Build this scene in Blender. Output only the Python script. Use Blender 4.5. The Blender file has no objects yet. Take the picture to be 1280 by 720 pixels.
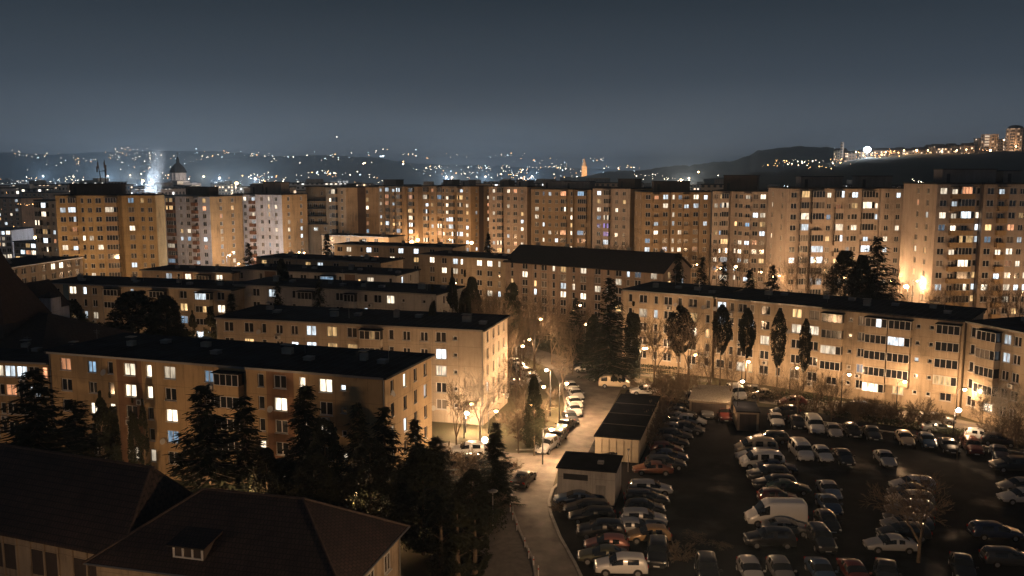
import bpy, math, random, bmesh
from mathutils import Vector, Matrix, noise
R = math.radians
random.seed(7)
sc = bpy.context.scene
col = sc.collection
H = 33.0; F = 1100.0; P = math.atan(144/F)
cp, sp_ = math.cos(P), math.sin(P)

# ---------- camera maths (photo pixels 1280x720 -> metres) ----------
def ground(u, v, z=0.0):
    a = (u-640)/F; b = (360-v)/F
    dx, dy, dz = a, cp + b*sp_, -sp_ + b*cp
    t = (z-H)/dz
    return (dx*t, dy*t)
def xat(u, Y, z=0.0):
    return (u-640)/F*(Y*cp + (H-z)*sp_)
def zat(v, Y):
    b = (360-v)/F
    return H + Y*(-sp_ + b*cp)/(cp + b*sp_)
def uof(X, Y, z):
    return 640 + F*X/(Y*cp+(H-z)*sp_)

# ---------- mesh helper ----------
class MB:
    def __init__(s): s.v=[]; s.f=[]; s.m=[]
    def face(s, pts, m=0):
        b=len(s.v); s.v += [tuple(p) for p in pts]; s.f.append(tuple(range(b,b+len(pts)))); s.m.append(m)
    def box(s, x0,x1,y0,y1,z0,z1, m=0, skip=''):
        b=len(s.v)
        s.v += [(x0,y0,z0),(x1,y0,z0),(x1,y1,z0),(x0,y1,z0),(x0,y0,z1),(x1,y0,z1),(x1,y1,z1),(x0,y1,z1)]
        for k,q in (('b',(3,2,1,0)),('t',(4,5,6,7)),('f',(0,1,5,4)),('r',(1,2,6,5)),('k',(2,3,7,6)),('l',(3,0,4,7))):
            if k not in skip: s.f.append(tuple(b+i for i in q)); s.m.append(m)
    def tube(s, p, q, r0, r1, n=6, m=0, cap=False):
        p=Vector(p); q=Vector(q); d=(q-p)
        if d.length<1e-6: return
        d.normalize(); a=d.orthogonal().normalized(); c=d.cross(a)
        b=len(s.v)
        for (o,r) in ((p,r0),(q,r1)):
            for i in range(n):
                t=2*math.pi*i/n; s.v.append(tuple(o+a*(r*math.cos(t))+c*(r*math.sin(t))))
        for i in range(n):
            j=(i+1)%n; s.f.append((b+i,b+j,b+n+j,b+n+i)); s.m.append(m)
        if cap:
            s.f.append(tuple(b+n+i for i in range(n))); s.m.append(m)
            s.f.append(tuple(b+n-1-i for i in range(n))); s.m.append(m)
    def ball(s, c, r, m=0, nu=10, nv=6, sz=1.0):
        b=len(s.v)
        for j in range(nv+1):
            ph=math.pi*j/nv
            for i in range(nu):
                t=2*math.pi*i/nu
                s.v.append((c[0]+r*math.sin(ph)*math.cos(t), c[1]+r*math.sin(ph)*math.sin(t), c[2]+sz*r*math.cos(ph)))
        for j in range(nv):
            for i in range(nu):
                k=(i+1)%nu
                s.f.append((b+j*nu+i, b+(j+1)*nu+i, b+(j+1)*nu+k, b+j*nu+k)); s.m.append(m)
    def prism(s, poly, z0, z1, m=0, mt=None):
        n=len(poly); b=len(s.v)
        s.v += [(x,y,z0) for x,y in poly]+[(x,y,z1) for x,y in poly]
        s.f.append(tuple(b+n+i for i in range(n))); s.m.append(m if mt is None else mt)
        for i in range(n):
            j=(i+1)%n; s.f.append((b+i,b+j,b+n+j,b+n+i)); s.m.append(m)
    def mesh(s, name, mats, smooth=False):
        me=bpy.data.meshes.new(name); me.from_pydata(s.v,[],s.f)
        for m in mats: me.materials.append(m)
        if len(mats)>1: me.polygons.foreach_set('material_index', s.m)
        if smooth: me.polygons.foreach_set('use_smooth',[True]*len(s.f))
        me.update(); return me
    def build(s, name, mats, parent=None, smooth=False, loc=None, rz=0):
        if not isinstance(mats,(list,tuple)): mats=[mats]
        return link(name, s.mesh(name, mats, smooth), parent, loc, rz)
def link(name, me, parent=None, loc=None, rz=0):
    o=bpy.data.objects.new(name, me); col.objects.link(o)
    if parent: o.parent=parent
    if loc: o.location=loc
    if rz: o.rotation_euler=(0,0,rz)
    return o
def tag(o, label=None, cat=None, group=None, kind=None):
    if label: o['label']=label
    if cat: o['category']=cat
    if group: o['group']=group
    if kind: o['kind']=kind
    return o
def empty(name, loc=(0,0,0), rz=0, **k):
    o=bpy.data.objects.new(name, None); col.objects.link(o); o.location=loc; o.rotation_euler=(0,0,rz)
    o.empty_display_size=.5
    return tag(o, **k)
KIDS={}
def clone(o, parent=None, color=None):
    c=o.copy(); col.objects.link(c); c.parent=parent
    if color is not None: c.color=color
    for ch in KIDS.get(o.name, ()): 
        k=clone(ch, c, color)
    return c
def index_kids(root):
    def rec(o):
        KIDS[o.name]=[x for x in bpy.data.objects if x.parent==o]
        for x in KIDS[o.name]: rec(x)
    rec(root)

# ---------- materials ----------
def nt(name):
    m=bpy.data.materials.new(name); m.use_nodes=True
    t=m.node_tree; b=t.nodes['Principled BSDF']; return m,t,b
def N(t, typ, **k):
    n=t.nodes.new(typ)
    for a,v in k.items():
        if a.startswith('i_'): n.inputs[a[2:].replace('_',' ')].default_value=v
        else: setattr(n,a,v)
    return n
def rgb(c, k=1): return (c[0]*k,c[1]*k,c[2]*k,1)
def ramp(t, stops):
    r=N(t,'ShaderNodeValToRGB'); e=r.color_ramp.elements
    e[0].position=stops[0][0]; e[0].color=stops[0][1]
    e[1].position=stops[-1][0]; e[1].color=stops[-1][1]
    for p,c in stops[1:-1]:
        x=e.new(p); x.color=c
    return r
def noisy(name, c, var=.3, scale=1.0, rough=.85, detail=5, bump=0.0, c2=None, stretch=(1,1,1), spec=.3, metallic=0, coord='Object'):
    m,t,b=nt(name)
    tc=N(t,'ShaderNodeTexCoord'); mp=N(t,'ShaderNodeMapping'); mp.inputs['Scale'].default_value=stretch
    no=N(t,'ShaderNodeTexNoise',i_Scale=scale,i_Detail=detail,i_Roughness=.6)
    t.links.new(tc.outputs[coord],mp.inputs[0]); t.links.new(mp.outputs[0],no.inputs['Vector'])
    r=ramp(t,[(.3,rgb(c,1-var)),(.7,rgb(c2 or c,1+(0 if c2 else var)))])
    t.links.new(no.outputs['Fac'],r.inputs[0]); t.links.new(r.outputs[0],b.inputs['Base Color'])
    b.inputs['Roughness'].default_value=rough; b.inputs['Specular IOR Level'].default_value=spec
    b.inputs['Metallic'].default_value=metallic
    if bump:
        bp=N(t,'ShaderNodeBump',i_Strength=bump,i_Distance=.05); t.links.new(no.outputs['Fac'],bp.inputs['Height']); t.links.new(bp.outputs[0],b.inputs['Normal'])
    return m
def plain(name,c,rough=.6,metallic=0,spec=.4,coat=0):
    m,t,b=nt(name); b.inputs['Base Color'].default_value=rgb(c); b.inputs['Roughness'].default_value=rough
    b.inputs['Metallic'].default_value=metallic; b.inputs['Specular IOR Level'].default_value=spec; b.inputs['Coat Weight'].default_value=coat
    return m
WALLS={}
def wallmat(c, joints=True, dirt=.48):
    key=(tuple(c),joints,dirt)
    if key in WALLS: return WALLS[key]
    m,t,b=nt('painted_plaster')
    tc=N(t,'ShaderNodeTexCoord')
    n1=N(t,'ShaderNodeTexNoise',i_Scale=.25,i_Detail=6.0,i_Roughness=.65)
    mp=N(t,'ShaderNodeMapping'); mp.inputs['Scale'].default_value=(1.6,1.6,.16)
    n2=N(t,'ShaderNodeTexNoise',i_Scale=1.0,i_Detail=5.0,i_Roughness=.7)
    t.links.new(tc.outputs['Object'],n1.inputs['Vector']); t.links.new(tc.outputs['Object'],mp.inputs[0]); t.links.new(mp.outputs[0],n2.inputs['Vector'])
    mul=N(t,'ShaderNodeMath',operation='MULTIPLY'); t.links.new(n1.outputs['Fac'],mul.inputs[0]); t.links.new(n2.outputs['Fac'],mul.inputs[1])
    r=ramp(t,[(.08,rgb(c,1-dirt*1.5)),(.22,rgb(c,1-dirt*.4)),(.42,rgb(c,1.08))])
    t.links.new(mul.outputs[0],r.inputs[0]); out=r.outputs[0]
    if joints:   # prefab panel seams
        sx=N(t,'ShaderNodeSeparateXYZ'); t.links.new(tc.outputs['Object'],sx.inputs[0])
        def seam(o,per,wd):
            a=N(t,'ShaderNodeMath',operation='PINGPONG'); a.inputs[1].default_value=per/2; t.links.new(o,a.inputs[0])
            c_=N(t,'ShaderNodeMath',operation='LESS_THAN'); c_.inputs[1].default_value=wd; t.links.new(a.outputs[0],c_.inputs[0]); return c_.outputs[0]
        mx=N(t,'ShaderNodeMath',operation='MAXIMUM'); t.links.new(seam(sx.outputs[0],3.6,.035),mx.inputs[0]); t.links.new(seam(sx.outputs[2],2.6,.035),mx.inputs[1])
        sc_=N(t,'ShaderNodeMath',operation='MULTIPLY'); sc_.inputs[1].default_value=.4; t.links.new(mx.outputs[0],sc_.inputs[0])
        mi=N(t,'ShaderNodeMix',data_type='RGBA'); t.links.new(sc_.outputs[0],mi.inputs[0]); t.links.new(out,mi.inputs[6]); mi.inputs[7].default_value=rgb(c,.35); out=mi.outputs[2]
    t.links.new(out,b.inputs['Base Color']); b.inputs['Roughness'].default_value=.9; b.inputs['Specular IOR Level'].default_value=.2
    bp=N(t,'ShaderNodeBump',i_Strength=.25,i_Distance=.02); n3=N(t,'ShaderNodeTexNoise',i_Scale=6.0,i_Detail=4.0); t.links.new(tc.outputs['Object'],n3.inputs['Vector']); t.links.new(n3.outputs['Fac'],bp.inputs['Height']); t.links.new(bp.outputs[0],b.inputs['Normal'])
    WALLS[key]=m; return m
def litpane(name, c, s):
    """window with a light on behind it; folds of a net curtain and furniture shapes vary pane by pane"""
    m,t,b=nt(name)
    tc=N(t,'ShaderNodeTexCoord'); oi=N(t,'ShaderNodeObjectInfo')
    ad=N(t,'ShaderNodeVectorMath',operation='ADD'); t.links.new(tc.outputs['Object'],ad.inputs[0])
    ml=N(t,'ShaderNodeMath',operation='MULTIPLY'); ml.inputs[1].default_value=37; t.links.new(oi.outputs['Random'],ml.inputs[0]); t.links.new(ml.outputs[0],ad.inputs[1])
    mp=N(t,'ShaderNodeMapping'); mp.inputs['Scale'].default_value=(2.2,2.2,.5); t.links.new(ad.outputs[0],mp.inputs[0])
    no=N(t,'ShaderNodeTexNoise',i_Scale=1.0,i_Detail=3.0); t.links.new(mp.outputs[0],no.inputs['Vector'])
    mr=N(t,'ShaderNodeMapRange'); mr.inputs[1].default_value=.32; mr.inputs[2].default_value=.62; mr.inputs[3].default_value=.28; mr.inputs[4].default_value=1.15
    t.links.new(no.outputs['Fac'],mr.inputs[0])
    r2=N(t,'ShaderNodeMapRange'); r2.inputs[3].default_value=.22; r2.inputs[4].default_value=1.35; t.links.new(oi.outputs['Random'],r2.inputs[0])
    k=N(t,'ShaderNodeMath',operation='MULTIPLY'); t.links.new(mr.outputs[0],k.inputs[0]); t.links.new(r2.outputs[0],k.inputs[1])
    k2=N(t,'ShaderNodeMath',operation='MULTIPLY'); k2.inputs[1].default_value=s*1.5; t.links.new(k.outputs[0],k2.inputs[0])
    b.inputs['Base Color'].default_value=(.1,.1,.1,1); b.inputs['Roughness'].default_value=.15
    b.inputs['Emission Color'].default_value=rgb(c); t.links.new(k2.outputs[0],b.inputs['Emission Strength'])
    m.cycles.emission_sampling='NONE'
    return m
def emis(name,c,s,samp='NONE'):
    m,t,b=nt(name); b.inputs['Base Color'].default_value=(0,0,0,1); b.inputs['Emission Color'].default_value=rgb(c); b.inputs['Emission Strength'].default_value=s
    m.cycles.emission_sampling=samp; return m
LIT={'w':litpane('lit_pane_warm_white',(1,.84,.62),1.55),'y':litpane('lit_pane_yellow',(1,.62,.26),1.0),'c':litpane('lit_pane_cool_white',(.8,.92,1),1.35),
     'b':litpane('lit_pane_blue',(.36,.6,.85),.5),'o':litpane('lit_pane_orange',(1,.42,.2),.95),'p':litpane('lit_pane_violet',(.4,.28,.9),.55),
     '.':plain('dark_window_glass',(.018,.02,.024),.12,spec=.5)}
m_,t_,b_=nt('dim_curtained_glass'); b_.inputs['Base Color'].default_value=(.16,.14,.12,1); b_.inputs['Roughness'].default_value=.25; LIT[',']=m_
FRAME=plain('white_window_frame',(.55,.54,.52),.5); FRAMED=plain('brown_window_frame',(.12,.07,.04),.6)
ROOF=noisy('bitumen_roof',(.022,.026,.034),.55,.35,.97,6,.5,spec=.06); 
def _strips(mat,per):
    t=mat.node_tree; b=t.nodes['Principled BSDF']; tc=N(t,'ShaderNodeTexCoord'); s=N(t,'ShaderNodeSeparateXYZ'); t.links.new(tc.outputs['Object'],s.inputs[0])
    a=N(t,'ShaderNodeMath',operation='PINGPONG'); a.inputs[1].default_value=per/2; t.links.new(s.outputs[0],a.inputs[0]); l=N(t,'ShaderNodeMath',operation='LESS_THAN'); l.inputs[1].default_value=.05; t.links.new(a.outputs[0],l.inputs[0])
    src=b.inputs['Base Color'].links[0].from_socket; mi=N(t,'ShaderNodeMix',data_type='RGBA'); t.links.new(l.outputs[0],mi.inputs[0]); t.links.new(src,mi.inputs[6]); mi.inputs[7].default_value=(.05,.055,.065,1); t.links.new(mi.outputs[2],b.inputs['Base Color'])
_strips(ROOF,1.0)
ROOFT=noisy('dark_tile_roof',(.045,.032,.028),.3,2.5,.85,4,.6,stretch=(1,1,1))
METAL=plain('galvanised_metal',(.25,.25,.25),.5,.8); DARKMETAL=plain('dark_painted_metal',(.03,.03,.032),.55,.3)
CONC=noisy('weathered_concrete',(.3,.28,.25),.3,.8,.9,5,.3)

# ---------- windows ----------
WSIZE={'W':(1.5,1.4,2),'N':(.75,1.4,1),'S':(.6,.6,1),'D':(2.3,1.45,3),'T':(1.1,1.3,2),'L':(1.3,1.9,2)}
wcache={}
def win_meshes(w,h,n,joined):
    key=(round(w,2),round(h,2),n,joined)
    if key in wcache: return wcache[key]
    fr=MB(); t=.085
    fr.box(-w/2,w/2,-.03,.05,-h/2,-h/2+t); fr.box(-w/2,w/2,-.03,.05,h/2-t,h/2)
    fr.box(-w/2,-w/2+t,-.03,.05,-h/2+t,h/2-t); fr.box(w/2-t,w/2,-.03,.05,-h/2+t,h/2-t)
    for i in range(1,n):
        x=-w/2+w*i/n; fr.box(x-t*.6,x+t*.6,-.03,.05,-h/2+t,h/2-t)
    fr.box(-w/2-.06,w/2+.06,-.19,-.032,-h/2-.05,-h/2)   # sill
    pa=MB()
    for i in range(n):
        a=-w/2+w*i/n; pa.face([(a+.02,.02,-h/2+.02),(a+w/n-.02,.02,-h/2+.02),(a+w/n-.02,.02,h/2-.02),(a+.02,.02,h/2-.02)],0)
    if joined:
        for f in pa.f: fr.face([pa.v[i] for i in f],1)
        r=fr.mesh('window',[FRAME,LIT['.']])
    else: r=(fr.mesh('window',[FRAME]), pa.mesh('pane',[LIT['.']]))
    wcache[key]=r; return r
def add_window(parent, x,y,z, rz, w,h,n, ch, joined):
    if joined:
        o=link('window', win_meshes(w,h,n,True), parent, (x,y,z), rz)
        if ch!='.': o.material_slots[1].link='OBJECT'; o.material_slots[1].material=LIT[ch]
        return o
    f,p=win_meshes(w,h,n,False)
    o=link('window', f, parent, (x,y,z), rz)
    q=link('pane', p, o)
    if ch!='.': q.material_slots[0].link='OBJECT'; q.material_slots[0].material=LIT[ch]
    return o
bcache={}
def balcony_mesh(w, d, hgt, glazed, mp, roof, var=0):
    key=(round(w,2),d,round(hgt,2),glazed,mp.name,roof,var)
    if key in bcache: return bcache[key]
    b=MB()
    b.box(-w/2,w/2,-d,-.01,-.14,0,0)
    b.box(-w/2,w/2,-d,-d+.1,0,.95,0,'b'); b.box(-w/2,-w/2+.1,-d+.1,-.01,0,.95,0,'b'); b.box(w/2-.1,w/2,-d+.1,-.01,0,.95,0,'b')
    if glazed:
        n=max(3,int(round(w/.75))); z0,z1=.95,hgt-.16; t=.05
        yf=-d+.03
        b.box(-w/2+.01,w/2-.01,yf,yf+.05,z0,z0+t,1); b.box(-w/2+.01,w/2-.01,yf,yf+.05,z1-t,z1,1)
        for i in range(n+1):
            x=-w/2+.04+(w-.08)*i/n; b.box(x-.035,x+.035,yf-.005,yf+.055,z0+t,z1-t,1)
        for i in range(n):
            a=-w/2+.04+(w-.08)*i/n; e=-w/2+.04+(w-.08)*(i+1)/n
            b.face([(a,yf+.03,z0),(e,yf+.03,z0),(e,yf+.03,z1),(a,yf+.03,z1)],(2,2,4,4,2,4,2)[(i+var*2)%7] if var else 2)
        for s in (-1,1):
            x=s*(w/2-.03); pts=[(x,-.02,z0),(x,yf,z0),(x,yf,z1),(x,-.02,z1)]; b.face(pts if s<0 else pts[::-1],4)
    if roof: b.box(-w/2-.12,w/2+.12,-d-.25,-.01,hgt-.1,hgt-.02,3)
    r=b.mesh('balcony',[mp,FRAME,LIT['.'],ROOF,LIT['.']]); bcache[key]=r; return r

_c={}
def ac_mesh():
    if 'ac' not in _c:
        m=MB(); m.box(-.4,.4,-.36,-.04,-.28,.28,0); m.tube((-.08,-.365,0),(-.08,-.372,0),.22,.22,12,1,True); m.box(-.35,-.3,-.3,-.005,-.34,-.285,1); m.box(.3,.35,-.3,-.005,-.34,-.285,1); _c['ac']=m.mesh('air_conditioner',[PLASTIC,DARKMETAL])
    return _c['ac']
def dish_mesh():
    if 'd' not in _c:
        m=MB(); m.tube((0,-.02,0),(0,-.35,.1),.025,.025,5); m.tube((0,-.35,.1),(0,-.42,.13),.12,.36,12,0,True); m.tube((0,-.42,.13),(0,-.75,.0),.012,.012,4); _c['d']=m.mesh('satellite_dish',[PLASTIC])
    return _c['d']
PLASTIC=plain('aged_white_plastic',(.45,.44,.42),.6)
# ---------- generic apartment block ----------
def wall_grid(mb, M, L, h, openings, bands, depth=.2):
    """rectangular wall in local x(0..L), z(0..h), outward -y, with recessed openings"""
    xs={0,L}; zs={0,h}
    for a,b,c,d in openings: xs|={a,b}; zs|={c,d}
    for a,b,_ in bands: xs|={max(0,a),min(L,b)}
    xs=sorted(xs); zs=sorted(zs)
    T=lambda x,y,z: tuple(M@Vector((x,y,z)))
    for i in range(len(xs)-1):
        if xs[i+1]-xs[i]<1e-4: continue
        xm=(xs[i]+xs[i+1])/2; mi=0
        for a,b,k in bands:
            if a<=xm<=b: mi=k
        run=None
        for j in range(len(zs)-1):
            zm=(zs[j]+zs[j+1])/2
            hole=any(a<xm<b and c<zm<d for a,b,c,d in openings)
            if hole:
                if run is not None: mb.face([T(xs[i],0,run),T(xs[i+1],0,run),T(xs[i+1],0,zs[j]),T(xs[i],0,zs[j])],mi); run=None
            elif run is None: run=zs[j]
        if run is not None: mb.face([T(xs[i],0,run),T(xs[i+1],0,run),T(xs[i+1],0,h),T(xs[i],0,h)],mi)
    for a,b,c,d in openings:
        mb.face([T(a,0,c),T(a,depth,c),T(a,depth,d),T(a,0,d)],0); mb.face([T(b,depth,c),T(b,0,c),T(b,0,d),T(b,depth,d)],0)
        mb.face([T(a,depth,d),T(b,depth,d),T(b,0,d),T(a,0,d)],0); mb.face([T(a,0,c),T(b,0,c),T(b,depth,c),T(a,depth,c)],0)
def rnd_ch(rng, lit):
    if rng.random()<lit: return rng.choice('wwwwyycccobw' if rng.random()<.8 else 'wyc')
    return '.' if rng.random()<.75 else ','
def block(name, label, cat, A, B, h, w, floors, front, wall, accents=None, bands=(), right=None, left=None, lit=.2, seed=1,
          joined=False, roof='flat', fh=None, group=None, balmat=None, ground_floor=.9, offs=None, roofparts=(), flips=()):
    """A,B world xy of the front-left/right corners. front = [(x, kind, pattern)] with x in metres along the wall."""
    rng=random.Random(seed)
    d=Vector((B[0]-A[0],B[1]-A[1])); L=d.length; ang=math.atan2(d.y,d.x)
    root=empty(name,(A[0],A[1],0),ang,label=label,cat=cat,group=group)
    mats=[wall]+list(accents or [])
    fh=fh or (h-ground_floor-.35)/floors
    mb=MB(); count=[0]; rest=MB(); restused=[False]
    litkeys=list(LIT.keys())
    def face(cols, M, Lf, rz, bnd, yoff=0.0):
        ops=[]; 
        for (x,kind,pat) in cols:
            if kind in 'BO' : pass
            for f in range(floors):
                zf=h-.35-fh*(f+1)       # floor level
                ch=pat[f] if f<len(pat) and pat[f]!='?' else rnd_ch(rng,lit)
                if ch==' ': continue
                if kind in WSIZE:
                    ww,hh,n=WSIZE[kind]; zc=zf+ (.85 if kind!='L' else .3)+hh/2
                    if kind=='S': zc=zf+1.5
                    if kind=='L': hh=min(hh,fh-.45); zc=zf+.3+hh/2
                    ops.append((x-ww/2,x+ww/2,zc-hh/2,zc+hh/2))
                    p=M@Vector((x,.13,zc))
                    count[0]+=1
                    if joined and count[0]>95:
                        restused[0]=True; Mz=Matrix.Translation(p)@Matrix.Rotation(rz,4,'Z')
                        me=win_meshes(ww,hh,n,True)
                        for pl in me.polygons:
                            rest.face([tuple(Mz@me.vertices[i].co) for i in pl.vertices], 0 if pl.material_index==0 else 1+litkeys.index(ch))
                    else: add_window(root,p.x,p.y,p.z,rz,ww,hh,n,ch,joined)
                    if not joined and kind in 'WTN':
                        q=rng.random()
                        if q<.11:
                            pp=M@Vector((x+rng.choice((-.2,.25,ww/2+.6 if x+ww/2+1.1<Lf else 0)),0,zc-hh/2-.45)); link('air_conditioner',ac_mesh(),root,tuple(pp),rz)
                        elif q<.17:
                            pp=M@Vector((x-ww/2-.25,0,zc-hh/2+.1)); link('satellite_dish',dish_mesh(),root,tuple(pp),rz)
                else:
                    bw={'B':3.0,'O':3.0,'G':2.0,'Q':1.9,'X':4.4}[kind]
                    glz=kind in 'BGX' and not (rng.random()<.12)
                    bd=1.1
                    if f==floors-1 and kind in 'BO' and rng.random()<.5 and not joined:
                        # ground floor: plain window instead of a balcony
                        ww,hh,n=WSIZE['W']; zc=zf+.85+hh/2; ops.append((x-ww/2,x+ww/2,zc-hh/2,zc+hh/2)); p=M@Vector((x,.13,zc)); add_window(root,p.x,p.y,p.z,rz,ww,hh,n,ch,joined); continue
                    p=M@Vector((x,0,zf))
                    o=link('balcony',balcony_mesh(bw,bd,fh,glz,balmat or wall,f==0,rng.randrange(4) if ch!='.' else 0),root,tuple(p),rz)
                    if glz:
                        if ch!='.': o.material_slots[2].link='OBJECT'; o.material_slots[2].material=LIT[ch]
                    else:
                        ww,hh,n=WSIZE['L']; hh=min(hh,fh-.5); zc=zf+.1+hh/2; ops.append((x-ww/2,x+ww/2,zc-hh/2,zc+hh/2)); q=M@Vector((x,.13,zc)); add_window(root,q.x,q.y,q.z,rz,ww,hh,n,ch,joined)
        wall_grid(mb, M, Lf, h, ops, bnd)
    I=Matrix.Identity(4)
    if not offs: offs=[(0,L,0.0)]
    for (x0,x1,yo) in offs:
        cs=[(x-x0,k,p) for x,k,p in front if x0<=x<x1]
        face(cs, Matrix.Translation((x0,yo,0)), x1-x0, 0, [(a-x0,b-x0,k) for a,b,k in bands if b>x0 and a<x1])
    for i in range(len(offs)-1):   # returns between set-back bays
        ya,yb=offs[i][2],offs[i+1][2]; x=offs[i][1]
        if abs(ya-yb)>.01:
            q=[(x,ya,0),(x,yb,0),(x,yb,h),(x,ya,h)]
            mb.face(q if ya<yb else q[::-1],0)
    yr,yl=offs[-1][2],offs[0][2]
    Mr=Matrix.Translation((L,yr,0))@Matrix.Rotation(R(90),4,'Z'); face(right or [],Mr,w-yr,R(90),[(a,b,k) for a,b,k in flips])
    Ml=Matrix.Translation((0,w,0))@Matrix.Rotation(R(-90),4,'Z'); face(left or [],Ml,w-yl,R(-90),[])
    mb.face([(L,w,0),(0,w,0),(0,w,h),(L,w,h)],0)
    if roof!='flat': mb.face([(0,0,h-.02),(L,0,h-.02),(L,w,h-.02),(0,w,h-.02)],0)
    mb.build('wall',mats,root)
    if restused[0]: tag(rest.build('window_rows',[FRAME]+[LIT[k] for k in litkeys],root),kind='stuff')
    rb=MB()
    if roof=='flat':
        for (x0,x1,yo) in offs: rb.box(x0-(.35 if x0==0 else 0),x1+(.35 if abs(x1-L)<.01 else 0),yo-.35,w+.35,h,h+.22)
        ro=rb.build('roof',[ROOF],root)
        c=MB()
        nch=max(2,int(L/9))
        for i in range(nch):
            x=L*(i+.5)/nch+rng.uniform(-1.5,1.5); y=w*rng.uniform(.35,.7); s=rng.uniform(.3,.6)
            ch=MB(); ch.box(-s,s,-.35,.35,0,rng.uniform(.5,.95)); ch.box(-s-.08,s+.08,-.43,.43,1.0,1.07)
            ch.build('chimney',[CONC],ro,loc=(x,y,h+.22))
            if rng.random()<.7:
                a_=MB(); hh_=rng.uniform(1.4,2.6); a_.tube((0,0,0),(0,0,hh_),.03,.02,4); a_.box(-.5,.5,-.015,.015,hh_-.25,hh_-.22); a_.box(-.35,.35,-.015,.015,hh_-.5,hh_-.47); a_.build('aerial',[METAL],ro,loc=(x+rng.uniform(1,3),w*rng.uniform(.2,.8),h+.22))
            hb=MB(); hb.box(-.45,.45,-.45,.45,0,.35); hb.box(-.5,.5,-.5,.5,.35,.4); hb.build('roof_hatch',[METAL],ro,loc=(min(L-1,x+rng.uniform(2,4)),w*rng.uniform(.25,.75),h+.22))
        pc=MB(); pc.box(0,L,-.37,-.355,h-.02,h+.2); pc.build('eave_flashing',[METAL],ro)
        if not joined:
            k_=max(2,int(L/11))
            for i in range(k_+1):
                xx=.12+(L-.24)*i/k_
                if any(abs(xx-c_[0])<1.7 for c_ in front): continue
                dp=MB(); yo_=next((o_[2] for o_ in offs if o_[0]<=xx<=o_[1]),0); dp.tube((xx,yo_-.09,0),(xx,yo_-.09,h-.1),.06,.06,6); dp.build('downpipe',[METAL],root)
    elif roof=='gable':
        rh=roofparts[0]; e=.5
        rb.face([(-e,-e,h),(L+e,-e,h),(L+e,w/2,h+rh),(-e,w/2,h+rh)]); rb.face([(L+e,w+e,h),(-e,w+e,h),(-e,w/2,h+rh),(L+e,w/2,h+rh)])
        rb.face([(-e,-e,h-.15),(L+e,-e,h-.15),(L+e,-e,h),(-e,-e,h)])
        ro=rb.build('roof',[ROOFT],root)
        g=MB(); g.face([(L,0,h-.02),(L,w,h-.02),(L,w/2,h+rh*.93)]); g.face([(0,w,h-.02),(0,0,h-.02),(0,w/2,h+rh*.93)]); g.build('gable',[wall],root)
        for i in range(int(L/8)):
            ch=MB(); ch.box(-.4,.4,-.3,.3,-.6,1.0); ch.box(-.48,.48,-.38,.38,1.0,1.1); ch.build('chimney',[CONC],ro,loc=(L*(i+.5)/int(L/8),w/2+1,h+rh*.85))
    return root, L
def cols_px(A,B,h,lst):
    """photo columns -> metres along the wall A-B"""
    d=Vector((B[0]-A[0],B[1]-A[1])); L=d.length; out=[]
    for (u,k,p) in lst:
        lo,hi=0,1
        for _ in range(30):
            m=(lo+hi)/2
            if uof(A[0]+d.x*m,A[1]+d.y*m,h-1.5)<u: lo=m
            else: hi=m
        ww={'B':3.0,'O':3.0,'G':2.0,'Q':1.9,'X':4.4}.get(k) or WSIZE[k][0]
        out.append((min(max(lo*L,ww/2+.15),L-ww/2-.15),k,p))
    out.sort(); res=[]
    for x,k,p in out:   # keep openings apart
        ww={'B':3.0,'O':3.0,'G':2.0,'Q':1.9,'X':4.4}.get(k) or WSIZE[k][0]
        if res and x-ww/2<res[-1][1]+.15: 
            x=res[-1][1]+.15+ww/2
            if x+ww/2>L-.1: continue
        res.append([(x,k,p),x+ww/2])
    return [r[0] for r in res]
def spread(L, kinds, rng=None, jitter=0):
    tot=[({'B':3.0,'O':3.0,'G':2.0,'Q':1.9,'X':4.4}.get(k) or WSIZE[k][0]) for k in kinds if k!='_']
    gap=(L-sum(tot))/ (len(kinds)+1-kinds.count('_')+kinds.count('_'))
    x=gap; out=[]
    for k in kinds:
        if k=='_': x+=gap; continue
        ww={'B':3.0,'O':3.0,'G':2.0,'Q':1.9,'X':4.4}.get(k) or WSIZE[k][0]
        out.append((x+ww/2,k,'')); x+=ww+gap
    return out
HAZE=0.00026; EXPO=0.0; FARP=2.2e5
SKY0=(.145,.17,.205); SKY1=(.098,.12,.15); SKY2=(.047,.064,.086); SKY3=(.016,.0255,.0365); SKY4=(.011,.018,.026); SKY5=(.009,.014,.021)
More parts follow.
